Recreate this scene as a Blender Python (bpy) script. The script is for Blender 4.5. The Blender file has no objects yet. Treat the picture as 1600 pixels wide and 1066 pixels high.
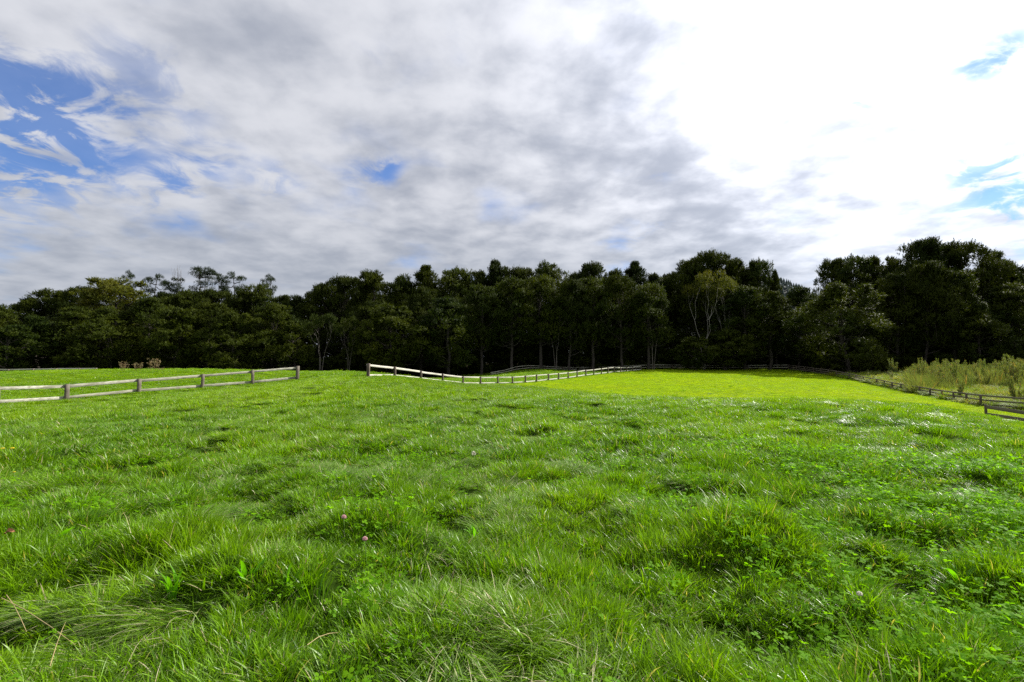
import bpy, math, random
import numpy as np
from mathutils import Vector, Matrix, Euler

R = math.radians
rng = np.random.default_rng(7)
random.seed(7)
scene = bpy.context.scene
COL = scene.collection

# ------------------------------------------------------------------ camera
F = 760.0 / 1600.0 * 36.0            # lens in mm for a 36 mm wide sensor
EYE = 1.45
PITCH = math.atan(29.0 / 760.0)
cam_data = bpy.data.cameras.new("camera")
cam_data.lens = F
cam_data.sensor_width = 36.0
cam_data.clip_start = 0.05
cam_data.clip_end = 20000.0
cam = bpy.data.objects.new("camera", cam_data)
COL.objects.link(cam)
cam.location = (0, 0, EYE)
cam.rotation_euler = (math.pi / 2 + PITCH, 0, 0)
scene.camera = cam

def ray(x, y):
    a, b = (x - 800.0) / 760.0, (533.0 - y) / 760.0
    c, s = math.cos(PITCH), math.sin(PITCH)
    return np.array([a, c - s * b, s + c * b])

def at(x, y, d):
    """the place seen at photograph point x, y that lies d metres ahead"""
    r = ray(x, y)
    p = r * (d / r[1])
    return np.array([p[0], p[1], p[2] + EYE])

# ------------------------------------------------------------------ sun, sky, exposure
SUN_AZ, SUN_EL = R(59), R(37)
SUN = Vector((math.sin(SUN_AZ) * math.cos(SUN_EL), math.cos(SUN_AZ) * math.cos(SUN_EL), math.sin(SUN_EL)))
sun_data = bpy.data.lights.new("sun", 'SUN')
sun_data.energy = 5.0
sun_data.angle = R(0.6)
sun_data.color = (1.0, 0.95, 0.86)
sun = bpy.data.objects.new("sun", sun_data)
COL.objects.link(sun)
sun.rotation_euler = (-SUN).to_track_quat('-Z', 'Y').to_euler()
sun.location = (60, 40, 60)

scene.view_settings.view_transform = 'Standard'
scene.view_settings.look = 'None'
scene.view_settings.gamma = 1.0
scene.view_settings.use_curve_mapping = False
scene.view_settings.exposure = 0.75
scene.render.engine = 'CYCLES'
scene.cycles.use_denoising = False
scene.cycles.max_bounces = 5
scene.cycles.diffuse_bounces = 1
scene.cycles.glossy_bounces = 1
scene.cycles.transmission_bounces = 3
scene.cycles.transparent_max_bounces = 4
scene.cycles.sample_clamp_indirect = 4.0

class NT:
    """small helper to wire shader nodes"""
    def __init__(self, tree):
        self.t = tree
        self.t.nodes.clear()
    def n(self, typ, **kw):
        nd = self.t.nodes.new(typ)
        for k, v in kw.items():
            setattr(nd, k, v)
        return nd
    def put(self, sock, v):
        if isinstance(v, bpy.types.NodeSocket):
            self.t.links.new(v, sock)
        elif v is not None:
            sock.default_value = v
    def m(self, op, a, b=None, c=None, clamp=False):
        nd = self.n('ShaderNodeMath', operation=op, use_clamp=clamp)
        for i, v in enumerate((a, b, c)):
            if v is not None:
                self.put(nd.inputs[i], v)
        return nd.outputs[0]
    def vm(self, op, a, b=None, scale=None):
        nd = self.n('ShaderNodeVectorMath', operation=op)
        self.put(nd.inputs[0], a)
        if b is not None:
            self.put(nd.inputs[1], b)
        if scale is not None:
            self.put(nd.inputs['Scale'], scale)
        return nd.outputs['Value'] if op in ('DOT_PRODUCT', 'LENGTH') else nd.outputs[0]
    def noise(self, vec, scale, detail=4, rough=0.5, dist=0.0, dims='3D'):
        nd = self.n('ShaderNodeTexNoise', noise_dimensions=dims)
        if vec is not None:
            self.put(nd.inputs['Vector'], vec)
        nd.inputs['Scale'].default_value = scale
        nd.inputs['Detail'].default_value = detail
        nd.inputs['Roughness'].default_value = rough
        nd.inputs['Distortion'].default_value = dist
        return nd.outputs[0]
    def mix(self, f, a, b, blend='MIX'):
        nd = self.n('ShaderNodeMix', data_type='RGBA', blend_type=blend)
        self.put(nd.inputs[0], f)
        for s, v in ((nd.inputs[6], a), (nd.inputs[7], b)):
            self.put(s, (*v, 1.0) if isinstance(v, tuple) and len(v) == 3 else v)
        return nd.outputs[2]
    def rng(self, v, a, b, c=0.0, d=1.0, smooth=True):
        nd = self.n('ShaderNodeMapRange', interpolation_type='SMOOTHSTEP' if smooth else 'LINEAR')
        self.put(nd.inputs[0], v)
        for i, q in enumerate((a, b, c, d)):
            self.put(nd.inputs[i + 1], q)
        return nd.outputs[0]

world = bpy.data.worlds.new("World")
scene.world = world
world.use_nodes = True
W = NT(world.node_tree)
tc = W.n('ShaderNodeTexCoord')
D = W.vm('NORMALIZE', tc.outputs['Generated'])
sep = W.n('ShaderNodeSeparateXYZ')
W.put(sep.inputs[0], D)
dx, dy, dz = sep.outputs
sky = W.n('ShaderNodeTexSky', sky_type='NISHITA')
sky.sun_disc = False
sky.sun_elevation = SUN_EL
sky.sun_rotation = SUN_AZ
sky.altitude = 50
sky.air_density = 1.0
sky.dust_density = 0.4
sky.ozone_density = 2.5
zz = W.m('ADD', W.m('MAXIMUM', dz, 0.0), 0.20)
cmb = W.n('ShaderNodeCombineXYZ')
W.put(cmb.inputs[0], W.m('DIVIDE', dx, zz))
W.put(cmb.inputs[1], W.m('DIVIDE', dy, zz))
P = cmb.outputs[0]
sund = W.vm('DOT_PRODUCT', D, tuple(SUN))
near_sun = W.m('MAXIMUM', sund, 0.0)
n_big = W.noise(P, 1.0, 3, 0.5, 0.3)
n_mid = W.noise(P, 2.9, 5, 0.47, 0.25)
n_fine = W.noise(P, 6.5, 5, 0.52, 0.2)
n_hole = W.noise(P, 7.0, 7, 0.60, 0.6)

def blob(x, y, rad, amt):
    """an opening in the cloud sheet round one direction of the sky"""
    d = ray(x, y)
    d = d / np.linalg.norm(d)
    ang = W.m('SUBTRACT', 1.0, W.vm('DOT_PRODUCT', D, tuple(float(q) for q in d)))
    k = 1.0 / (1.0 - math.cos(math.radians(rad)))
    return W.m('MULTIPLY', W.m('EXPONENT', W.m('MULTIPLY', ang, -k)), amt)
holes = None
for b in [(10, 130, 4, .09), (115, 165, 4.5, .08), (15, 222, 4.5, .09), (60, 262, 5, .085), (265, 293, 2.6, .10),
          (262, 130, 4.5, .06), (330, 255, 2.6, .06), (430, 288, 2.6, .06), (1312, 192, 6, -.12), (1180, 190, 6, -.06), (1000, 340, 6, -.05), (604, 268, 1.7, .12), (560, 275, 2.0, .05), (590, 115, 4, .04), (1095, 25, 2.2, .07),
          (1355, 65, 2.4, .11), (1520, 100, 1.8, .09), (1590, 78, 2.2, .10), (1575, 340, 4.0, .11), (1500, 10, 2.0, .07),
          (1505, 262, 1.8, .09), (1585, 263, 2.0, .09)]:
    h = blob(*b)
    holes = h if holes is None else W.m('ADD', holes, h)
holes = W.m('MULTIPLY', holes, W.rng(n_hole, 0.38, 0.60, 0.1, 1.9))
dens = W.m('ADD', W.m('MULTIPLY', n_mid, 0.60), W.m('MULTIPLY', n_big, 0.32))
dens = W.m('ADD', dens, W.m('MULTIPLY', n_fine, 0.08))
cover = W.rng(W.m('SUBTRACT', W.m('ADD', dens, 0.075), W.m('MULTIPLY', holes, 0.95)), 0.29, 0.55, 0.15, 1.0)
# how much of the cloud is thick and grey
n_sh = W.noise(W.vm('ADD', P, (3.1, 7.7, 0.0)), 2.3, 6, 0.52, 0.3)
n_sh2 = W.noise(W.vm('ADD', P, (9.1, 2.7, 0.0)), 6.5, 6, 0.52, 0.15)
grey = W.m('ADD', W.m('MULTIPLY', n_sh, 0.55), W.m('MULTIPLY', n_sh2, 0.45))
for b in [(1070, 165, 6.0, .02), (1050, 235, 6, .07), (1150, 350, 7, .09), (640, 225, 4, .05), (640, 390, 8, .04), (860, 260, 6, .03)]:
    grey = W.m('ADD', grey, blob(*b))
low = W.rng(dz, 0.12, 0.34, 1.0, 0.0)
grey = W.m('ADD', grey, W.m('MULTIPLY', low, 0.045))
grey = W.rng(grey, 0.38, 0.72)
cloud = W.mix(grey, (0.88, 0.90, 0.97), (0.48, 0.52, 0.62))
cloud = W.mix(W.m('MULTIPLY', low, 0.40), cloud, (0.38, 0.44, 0.53))
glow = W.m('ADD', W.m('MULTIPLY', W.m('POWER', near_sun, 5.6), 2.0), W.m('MULTIPLY', W.m('POWER', near_sun, 12.0), 1.0))
glow = W.m('MULTIPLY', glow, W.rng(grey, 0.0, 1.0, 1.0, 0.50, smooth=False))
glow = W.m('ADD', glow, 0.84)
cloud = W.vm('SCALE', cloud, scale=glow)
blue = W.vm('SCALE', sky.outputs[0], scale=0.11)
blue = W.mix(1.0, blue, (0.55, 0.92, 1.45), blend='MULTIPLY')
final = W.mix(cover, blue, cloud)
bg = W.n('ShaderNodeBackground')
W.put(bg.inputs[0], final)
bg.inputs[1].default_value = 0.58
W.t.links.new(bg.outputs[0], W.n('ShaderNodeOutputWorld').inputs[0])
world.cycles.sampling_method = 'MANUAL'
world.cycles.sample_map_resolution = 512

# ------------------------------------------------------------------ materials
def new_mat(name):
    m = bpy.data.materials.new(name)
    m.use_nodes = True
    return m, NT(m.node_tree)

def leafy(name, c1, c2, c3, trans=0.35, rough=0.45, spec=0.5, patch=0.35, patch_scale=0.35, dry=None, dry_amt=0.05, tr_tint=(1.2, 1.25, 0.5)):
    """foliage: colour varies leaf by leaf and place by place, part of the light passes through"""
    m, T = new_mat(name)
    v = T.n('ShaderNodeAttribute', attribute_name='v').outputs['Fac']
    t = T.n('ShaderNodeAttribute', attribute_name='t').outputs['Fac']
    geo = T.n('ShaderNodeNewGeometry')
    oi = T.n('ShaderNodeObjectInfo')
    pn = T.noise(geo.outputs['Position'], patch_scale, 3, 0.55)
    c = T.mix(v, c1, c2)
    c = T.mix(T.m('MULTIPLY', T.rng(pn, 0.42, 0.62), patch), c, c3)
    c = T.mix(T.m('MULTIPLY', oi.outputs['Random'], 0.40), c, c3)
    if dry is not None:
        isdry = T.m('GREATER_THAN', T.m('FRACT', T.m('ADD', T.m('MULTIPLY', v, 17.31), oi.outputs['Random'])), 1.0 - dry_amt)
        c = T.mix(isdry, c, dry)
    pb = T.n('ShaderNodeBsdfPrincipled')
    T.put(pb.inputs['Base Color'], c)
    pb.inputs['Roughness'].default_value = rough
    pb.inputs['Specular IOR Level'].default_value = spec
    tr = T.n('ShaderNodeBsdfTranslucent')
    T.put(tr.inputs[0], T.mix(1.0, c, tr_tint, blend='MULTIPLY'))
    mx = T.n('ShaderNodeMixShader')
    mx.inputs[0].default_value = trans
    T.t.links.new(pb.outputs[0], mx.inputs[1])
    T.t.links.new(tr.outputs[0], mx.inputs[2])
    T.t.links.new(mx.outputs[0], T.n('ShaderNodeOutputMaterial').inputs[0])
    return m

M = {}
GT = (1.65, 1.75, 0.30)
M['grass'] = leafy('grass_blade', (0.020, 0.072, 0.003), (0.155, 0.325, 0.004), (0.190, 0.320, 0.005), 0.35, 0.36, 0.22, 0.5, 0.30, dry=(0.42, 0.36, 0.20), dry_amt=0.03, tr_tint=GT)
M['grass_far'] = leafy('grass_far', (0.034, 0.100, 0.003), (0.190, 0.345, 0.004), (0.220, 0.335, 0.005), 0.38, 0.38, 0.20, 0.5, 0.12, dry=(0.40, 0.36, 0.20), dry_amt=0.03, tr_tint=GT)
M['mown'] = leafy('mown_grass_blade', (0.190, 0.340, 0.003), (0.290, 0.420, 0.004), (0.31, 0.40, 0.004), 0.46, 0.6, 0.08, 0.6, 0.10, dry=(0.40, 0.34, 0.10), dry_amt=0.03, tr_tint=(1.5, 1.5, .3))
M['lodged'] = leafy('lodged_grass', (0.10, 0.20, 0.025), (0.24, 0.33, 0.10), (0.15, 0.27, 0.03), 0.34, 0.36, 0.26, 0.3, 0.5, dry=(0.50, 0.45, 0.28), dry_amt=0.16, tr_tint=(1.4, 1.5, .6))
M['clover'] = leafy('clover_leaf', (0.070, 0.200, 0.006), (0.170, 0.340, 0.008), (0.13, 0.29, 0.008), 0.50, 0.6, 0.05, 0.4, 0.9, tr_tint=GT)
M['weed'] = leafy('weed_leaf', (0.095, 0.28, 0.008), (0.15, 0.36, 0.010), (0.12, 0.30, 0.010), 0.5, 0.45, 0.2, 0.2, 2.0, tr_tint=GT)
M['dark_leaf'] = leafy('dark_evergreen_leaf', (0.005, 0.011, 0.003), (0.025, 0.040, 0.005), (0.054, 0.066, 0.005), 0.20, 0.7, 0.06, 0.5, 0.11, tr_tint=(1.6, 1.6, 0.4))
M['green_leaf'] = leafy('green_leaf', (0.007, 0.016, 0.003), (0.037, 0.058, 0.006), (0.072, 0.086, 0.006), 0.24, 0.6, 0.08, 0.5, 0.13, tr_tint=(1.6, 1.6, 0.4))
M['olive_leaf'] = leafy('olive_leaf', (0.045, 0.060, 0.010), (0.095, 0.110, 0.018), (0.11, 0.105, 0.014), 0.34, 0.6, 0.08, 0.5, 0.15, tr_tint=(1.5, 1.5, 0.4))
M['pine_leaf'] = leafy('pine_needles', (0.015, 0.027, 0.010), (0.030, 0.044, 0.014), (0.026, 0.040, 0.012), 0.15, 0.7, 0.08, 0.3, 0.2)
M['scrub_leaf'] = leafy('scrub_leaf', (0.060, 0.105, 0.028), (0.140, 0.185, 0.055), (0.18, 0.19, 0.07), 0.40, 0.55, 0.12, 0.4, 0.4, dry=(0.32, 0.20, 0.08), dry_amt=0.06, tr_tint=(1.5, 1.5, .5))
M['rank_grass'] = leafy('rank_grass', (0.07, 0.16, 0.012), (0.20, 0.31, 0.025), (0.25, 0.26, 0.04), 0.4, 0.55, 0.12, 0.7, 0.35, dry=(0.36, 0.24, 0.10), dry_amt=0.07, tr_tint=(1.4, 1.4, .5))
M['dry_seed'] = leafy('dry_seed', (0.16, 0.12, 0.06), (0.42, 0.37, 0.24), (0.22, 0.13, 0.08), 0.3, 0.6, 0.1, 0.5, 1.5)

def simple(name, col, rough=0.7, var=0.25, scale=6.0, bump=0.3, stretch=(1, 1, 1), col2=None, spec=0.3, coord='Object'):
    m, T = new_mat(name)
    tcn = T.n('ShaderNodeTexCoord')
    mp = T.n('ShaderNodeMapping')
    T.put(mp.inputs[0], tcn.outputs[coord])
    mp.inputs['Scale'].default_value = stretch
    oi = T.n('ShaderNodeObjectInfo')
    vec = T.vm('ADD', mp.outputs[0], T.vm('SCALE', (13.1, 7.3, 5.7), scale=oi.outputs['Random']))
    nz = T.noise(vec, scale, 6, 0.6)
    nb = T.noise(vec, scale * 0.22, 4, 0.6)
    c2 = col2 or tuple(q * (1 - var * 1.6) for q in col)
    c = T.mix(T.rng(nz, 0.35, 0.68), col, c2)
    c = T.mix(T.m('MULTIPLY', T.rng(nb, 0.45, 0.65), var * 1.6), c, tuple(q * 0.55 for q in c2))
    c = T.mix(T.m('MULTIPLY', oi.outputs['Random'], var), c, c2)
    pb = T.n('ShaderNodeBsdfPrincipled')
    T.put(pb.inputs['Base Color'], c)
    pb.inputs['Roughness'].default_value = rough
    pb.inputs['Specular IOR Level'].default_value = spec
    bp = T.n('ShaderNodeBump')
    bp.inputs['Strength'].default_value = bump
    bp.inputs['Distance'].default_value = 0.02
    T.put(bp.inputs['Height'], nz)
    T.t.links.new(bp.outputs[0], pb.inputs['Normal'])
    T.t.links.new(pb.outputs[0], T.n('ShaderNodeOutputMaterial').inputs[0])
    return m

M['rail_white'] = simple('pale_painted_timber', (0.62, 0.60, 0.51), 0.6, 0.4, 5, 0.3, (1.2, 4, 4), (0.42, 0.40, 0.33))
M['rail_grey'] = simple('weathered_grey_timber', (0.50, 0.49, 0.41), 0.75, 0.45, 6, 0.5, (2.5, 5, 5), (0.22, 0.21, 0.14))
M['rail_dark'] = simple('old_dark_timber', (0.21, 0.18, 0.14), 0.8, 0.4, 7, 0.5, (0.3, 4, 4), (0.11, 0.09, 0.07))
M['post_brown'] = simple('brown_timber_post', (0.15, 0.115, 0.085), 0.8, 0.4, 7, 0.5, (4, 4, 0.5), (0.08, 0.062, 0.048))
M['post_grey'] = simple('grey_timber_post', (0.19, 0.165, 0.125), 0.8, 0.4, 7, 0.5, (4, 4, 0.5), (0.12, 0.10, 0.075))
M['bark'] = simple('dark_bark', (0.075, 0.062, 0.05), 0.9, 0.4, 3, 0.6, (1, 1, 0.25), (0.04, 0.034, 0.028))
M['pale_bark'] = simple('pale_bark', (0.27, 0.25, 0.22), 0.8, 0.3, 3, 0.5, (1, 1, 0.25), (0.30, 0.28, 0.24))
M['mid_bark'] = simple('grey_bark', (0.15, 0.13, 0.11), 0.8, 0.3, 3, 0.5, (1, 1, 0.25), (0.14, 0.12, 0.10))
M['clover_white'] = simple('clover_white', (0.75, 0.72, 0.62), 0.6, 0.2, 60, 0.2, col2=(0.55, 0.50, 0.36))
M['clover_pink'] = simple('clover_pink', (0.62, 0.26, 0.32), 0.6, 0.2, 60, 0.2, col2=(0.50, 0.33, 0.30))
M['yellow'] = simple('yellow_petal', (0.80, 0.62, 0.03), 0.6, 0.1, 30, 0.1)
M['dead_leaf'] = simple('dead_leaf', (0.50, 0.20, 0.07), 0.7, 0.3, 30, 0.2, col2=(0.32, 0.15, 0.07))
M['stem'] = simple('green_stem', (0.12, 0.22, 0.03), 0.6, 0.2, 20, 0.1)
M['straw'] = simple('straw', (0.40, 0.31, 0.14), 0.6, 0.2, 20, 0.1)

# ------------------------------------------------------------------ helpers
def tag(o, label=None, cat=None, group=None, kind=None):
    if label: o['label'] = label
    if cat: o['category'] = cat
    if group: o['group'] = group
    if kind: o['kind'] = kind
    return o

def mesh_np(name, verts, faces, mat=None, attrs=None, smooth=False):
    """verts N x 3; faces: one array of tris or quads, or a list of them"""
    me = bpy.data.meshes.new(name)
    verts = np.asarray(verts, dtype=np.float32).reshape(-1, 3)
    if not isinstance(faces, (list, tuple)):
        faces = [faces]
    faces = [np.asarray(f, dtype=np.int32) for f in faces if len(f)]
    me.vertices.add(len(verts))
    me.vertices.foreach_set('co', verts.ravel())
    if faces:
        loops = np.concatenate([f.ravel() for f in faces])
        tot = np.concatenate([np.full(len(f), f.shape[1], dtype=np.int32) for f in faces])
        start = np.concatenate([[0], np.cumsum(tot)[:-1]]).astype(np.int32)
        me.loops.add(len(loops))
        me.loops.foreach_set('vertex_index', loops)
        me.polygons.add(len(tot))
        me.polygons.foreach_set('loop_start', start)
        if smooth:
            me.polygons.foreach_set('use_smooth', np.ones(len(tot), dtype=bool))
    for k, a in (attrs or {}).items():
        at_ = me.attributes.new(k, 'FLOAT', 'POINT')
        at_.data.foreach_set('value', np.asarray(a, dtype=np.float32))
    me.update(calc_edges=True)
    if mat:
        me.materials.append(mat)
    return me

def link(name, data, parent=None, loc=None, col=COL):
    o = bpy.data.objects.new(name, data)
    col.objects.link(o)
    if parent: o.parent = parent
    if loc is not None: o.location = loc
    return o

class MB:
    """collects pieces for one mesh"""
    def __init__(self):
        self.v, self.f3, self.f4, self.n = [], [], [], 0
    def add(self, v, f3=None, f4=None):
        v = np.asarray(v, float).reshape(-1, 3)
        if f3 is not None and len(f3): self.f3.append(np.asarray(f3) + self.n)
        if f4 is not None and len(f4): self.f4.append(np.asarray(f4) + self.n)
        self.v.append(v)
        self.n += len(v)
    def tube(self, pts, rad, sides=6):
        pts = np.asarray(pts, float)
        k = len(pts)
        rad = np.broadcast_to(np.asarray(rad, float), (k,))
        tan = np.gradient(pts, axis=0)
        tan /= np.linalg.norm(tan, axis=1)[:, None] + 1e-9
        up = np.array([0.0, 0, 1]) if abs(tan[0][2]) < 0.9 else np.array([1.0, 0, 0])
        a = np.arange(sides) * 2 * math.pi / sides
        vs = []
        for i in range(k):
            s = np.cross(tan[i], up); s /= np.linalg.norm(s) + 1e-9
            t = np.cross(s, tan[i])
            vs.append(pts[i] + rad[i] * (np.cos(a)[:, None] * s + np.sin(a)[:, None] * t))
        v = np.concatenate(vs + [pts[-1:] + tan[-1:] * rad[-1]])
        q = []
        for i in range(k - 1):
            for j in range(sides):
                j2 = (j + 1) % sides
                q.append((i * sides + j, i * sides + j2, (i + 1) * sides + j2, (i + 1) * sides + j))
        t3 = [((k - 1) * sides + j, (k - 1) * sides + (j + 1) % sides, k * sides) for j in range(sides)]
        self.add(v, t3, q)
    def mesh(self, name, mat, smooth=True):
        fs = []
        if self.f3: fs.append(np.concatenate(self.f3))
        if self.f4: fs.append(np.concatenate(self.f4))
        me = mesh_np(name, np.concatenate(self.v), fs, mat, smooth=smooth)
        nv = len(me.vertices)
        return me

def hash2(ix, iy, seed):
    h = (ix.astype(np.int64) * 374761393 + iy.astype(np.int64) * 668265263 + seed * 1274126177) & 0xffffffff
    h = ((h ^ (h >> 13)) * 1274126177) & 0xffffffff
    return ((h ^ (h >> 16)) & 0xffff) / 65535.0

def vnoise(x, y, seed=0):
    ix, iy = np.floor(x), np.floor(y)
    fx, fy = x - ix, y - iy
    fx, fy = fx * fx * (3 - 2 * fx), fy * fy * (3 - 2 * fy)
    a, b = hash2(ix, iy, seed), hash2(ix + 1, iy, seed)
    c, d = hash2(ix, iy + 1, seed), hash2(ix + 1, iy + 1, seed)
    return (a * (1 - fx) + b * fx) * (1 - fy) + (c * (1 - fx) + d * fx) * fy

def fbm(x, y, seed=0, octv=4, gain=0.5):
    s, a, tot = 0, 1.0, 0
    for i in range(octv):
        s = s + a * vnoise(x * 2 ** i + 17.3 * i, y * 2 ** i - 9.1 * i, seed + i)
        tot += a
        a *= gain
    return s / tot

# ------------------------------------------------------------------ terrain: heights through known places
CP = []
for azd in (-80, -55, -40, -25, -10, 5, 20, 35, 50, 65, 80):
    for r_ in (0.5, 1.5, 4.0, 8.0):
        CP.append((azd, r_, 0.0))
def cp(x, y, d):
    p = at(x, y, d)
    CP.append((math.degrees(math.atan2(p[0], p[1])), math.hypot(p[0], p[1]), p[2]))
LEFT_POSTS = [(-95, 653, 616, 21), (0 - 5, 634, 603, 24.3), (104, 627, 600.5, 27), (217, 615, 592, 30.2), (316, 608, 584.5, 33.4), (395, 602, 578, 36), (464.5, 597, 572, 38.5)]
WHITE_POSTS = [(575, 589, 568, 34), (617, 588, 573, 39), (658, 593, 579.5, 45), (692, 598, 584, 50.5), (723.5, 600.5, 588, 54.5), (751, 601.5, 588.5, 58), (778, 600.5, 588.5, 60.5),
    (801, 600, 588.5, 62.5), (821, 599, 587, 64.5), (838.5, 597, 585.5, 67), (857, 595, 584.2, 70), (873, 593.5, 583, 73), (888, 592, 581.7, 76), (902, 589.5, 580, 79),
    (915.5, 587.5, 578, 82), (928, 586.5, 577, 85), (940, 585, 575.4, 88), (950, 583.5, 574.3, 91), (960, 582.3, 573.2, 94), (970, 581.5, 573.6, 97), (979, 581, 573.6, 100), (988, 580, 573.2, 103), (1002, 578.5, 571.5, 106)]
for q in LEFT_POSTS + WHITE_POSTS[::2]:
    cp(q[0], q[1], q[3])
RIGHT_KEYS = [(1232, 577.5, 570, 108), (1274, 583, 575, 98), (1310, 589, 580, 88.5), (1352, 598, 589, 76.5), (1406, 611, 599.6, 63), (1479, 625, 611, 50), (1537, 636, 617, 42), (1605, 641.5, 621.5, 40), (1690, 650, 629, 37)]
for q in RIGHT_KEYS:
    cp(q[0], q[1], q[3])
FAR_KEYS = [(767, 588, 583, 99), (779, 586, 580.3, 101), (795, 583, 577, 103), (810, 578, 571.6, 106), (835, 577, 570.6, 109), (856, 579, 572.6, 111), (880, 580, 573.6, 112), (910, 580.5, 573.8, 113), (950, 579.5, 573.0, 113),
            (1017, 576.2, 569.6, 112), (1070, 576.6, 570.2, 112), (1120, 577.2, 570.8, 112), (1190, 577, 570.4, 111), (1232, 577.5, 570, 108)]
for q in FAR_KEYS[::2]:
    cp(q[0], q[1], q[3])
for q in [(100, 700, 8), (700, 700, 8), (1500, 702, 8),
          (-100, 665, 14), (150, 652, 15), (465, 640, 15), (800, 635, 15), (1100, 638, 15), (1400, 648, 15), (1541, 664, 17), (1700, 690, 17), (1541, 653.5, 34.5), (1606, 662, 33), (1680, 673, 31.5), (1541, 657, 25), (1620, 668, 25), (1720, 684, 25),
          (465, 613, 22), (700, 618, 22), (900, 622, 22), (1100, 626.5, 22), (1300, 630, 22), (1450, 634, 23), (1400, 632, 24),
          (700, 606, 33), (900, 620, 33), (1100, 626.5, 34), (1300, 629, 34), (1430, 634, 36),
          (850, 603, 55), (1000, 606, 52), (1150, 607, 52), (1300, 608, 55), (1000, 590, 80), (1150, 591, 80), (1250, 591, 82), (1100, 581.5, 100), (1200, 582, 100),
          (0, 603, 36), (0, 584, 48), (150, 581.5, 47), (300, 579.5, 48), (430, 582, 46), (-150, 590, 50), (-300, 600, 45),
          (500, 583.5, 40), (540, 586, 38), (510, 584.5, 55), (0, 584, 75), (250, 584, 75), (500, 590, 80), (640, 590, 65), (690, 594, 80), (740, 590, 88), (800, 585, 90), (835, 578.5, 97), (880, 581, 96),
          (-200, 586, 105), (0, 585, 105), (250, 586, 105), (500, 588, 105), (680, 588, 108),
          (1400, 594, 75), (1500, 603, 62), (1600, 612, 55), (1400, 584, 92), (1500, 586, 90), (1600, 588, 88), (1800, 600, 70), (1300, 578, 105),
          (1700, 641, 45), (1800, 690, 30)]:
    cp(*q)
for azd in (-80, -55, -40, -25, -10, 5, 20, 35, 50, 65, 80):
    for r_, z_ in ((165, -1.5), (260, -2.0), (700, -2.0), (3000, -2.0), (9000, -2)):
        CP.append((azd, r_, z_))
for azd in (-80, 80):
    for r_ in (20, 50, 100):
        CP.append((azd, r_, -0.8))
CP = np.array(CP)
def feat(azd, r_):
    return np.stack([azd / 9.0, 3.2 * np.log(r_)], axis=-1)
CF = feat(CP[:, 0], CP[:, 1])
# heights are fitted as angles seen from the eye height, which keeps near and far equally exact
CV = (CP[:, 2]) / np.maximum(CP[:, 1], 4.0)
def phi(d2):
    return 0.5 * d2 * np.log(d2 + 1e-9)
_A = phi(((CF[:, None] - CF[None]) ** 2).sum(-1)) + np.eye(len(CF)) * 0.05
_n = len(CF)
_P = np.concatenate([np.ones((_n, 1)), CF], 1)
_S = np.block([[_A, _P], [_P.T, np.zeros((3, 3))]])
_w = np.linalg.solve(_S, np.concatenate([CV, np.zeros(3)]))

TUSSOCKS = [(1190, 850, .26, .45), (500, 880, .16, .4), (1460, 820, .12, .5), (300, 850, .12, .4), (980, 760, .10, .5), (600, 820, .10, .35), (1150, 785, .10, .4), (900, 870, .08, .4), (120, 790, .12, .5), (760, 790, .08, .4)]
HOLLOWS = [(350, 782, .35), (435, 818, .40), (520, 880, .40), (165, 722, .40), (30, 1000, .30), (520, 1010, .35), (700, 825, .35), (830, 728, .5), (1000, 778, .5), (940, 880, .3), (1060, 772, .4),
           (1230, 895, .35), (1550, 960, .45), (1470, 850, .35), (1340, 1000, .3), (1290, 665, .7), (560, 790, .3), (1420, 770, .35), (130, 930, .25), (780, 930, .25), (950, 708, .4), (1320, 880, .25), (1400, 900, .25), (680, 905, .2), (310, 705, .4), (450, 690, .4), (690, 770, .3)]
def flat_hit(x, y, h=0.1):
    r_ = ray(x, y)
    t_ = (EYE - h) / -r_[2]
    return r_[0] * t_, r_[1] * t_
TUS = [(*flat_hit(x, y), h, w) for x, y, h, w in TUSSOCKS]
HOL = [(*flat_hit(x, y, 0.0), w) for x, y, w in HOLLOWS]

def hollow(X, Y):
    s = np.zeros_like(X)
    for hx, hy, w in HOL:
        s = np.maximum(s, np.exp(-(((X - hx) / (w * 1.15)) ** 2 + ((Y - hy) / (w * 0.8)) ** 2)))
    return s

def base_z(X, Y):
    X, Y = np.asarray(X, float), np.asarray(Y, float)
    shp = X.shape
    X, Y = X.ravel(), Y.ravel()
    r_ = np.maximum(np.hypot(X, Y), 0.3)
    azd = np.degrees(np.arctan2(X, Y))
    azc = np.clip(azd, -80, 80)
    out = np.empty_like(X)
    for i in range(0, len(X), 20000):
        sl = slice(i, i + 20000)
        q = feat(azc[sl], r_[sl])
        d2 = ((q[:, None] - CF[None]) ** 2).sum(-1)
        out[sl] = phi(d2) @ _w[:_n] + _w[_n] + q @ _w[_n + 1:]
    z = out * np.maximum(r_, 4.0)
    back = np.clip((np.abs(azd) - 80) / 60, 0, 1)
    z = z * (1 - back) + back * (-0.02 * np.minimum(r_, 60))
    return z.reshape(shp)

def micro(X, Y):
    r_ = np.hypot(X, Y)
    fade = np.clip(1.35 - r_ / 36.0, 0.15, 1.0) * np.clip((r_ - 0.8) / 1.5, 0, 1)
    m = 0.22 * (fbm(X / 1.9, Y / 1.9, 3, 3) - 0.5) + 0.34 * (fbm(X / 0.62, Y / 0.62, 11, 3) - 0.5)
    for tx, ty, h, w in TUS:
        m = m + h * np.exp(-(((X - tx) / w) ** 2 + ((Y - ty) / (w * 0.8)) ** 2))
    m = m - 0.12 * hollow(X, Y)
    return m * fade * np.where(r_ > 45, 0.4, 1.0)

def gz(X, Y):
    X, Y = np.asarray(X, float), np.asarray(Y, float)
    return base_z(X, Y) + micro(X, Y)
def gz1(x, y):
    return float(gz(np.array([x]), np.array([y]))[0])

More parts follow.
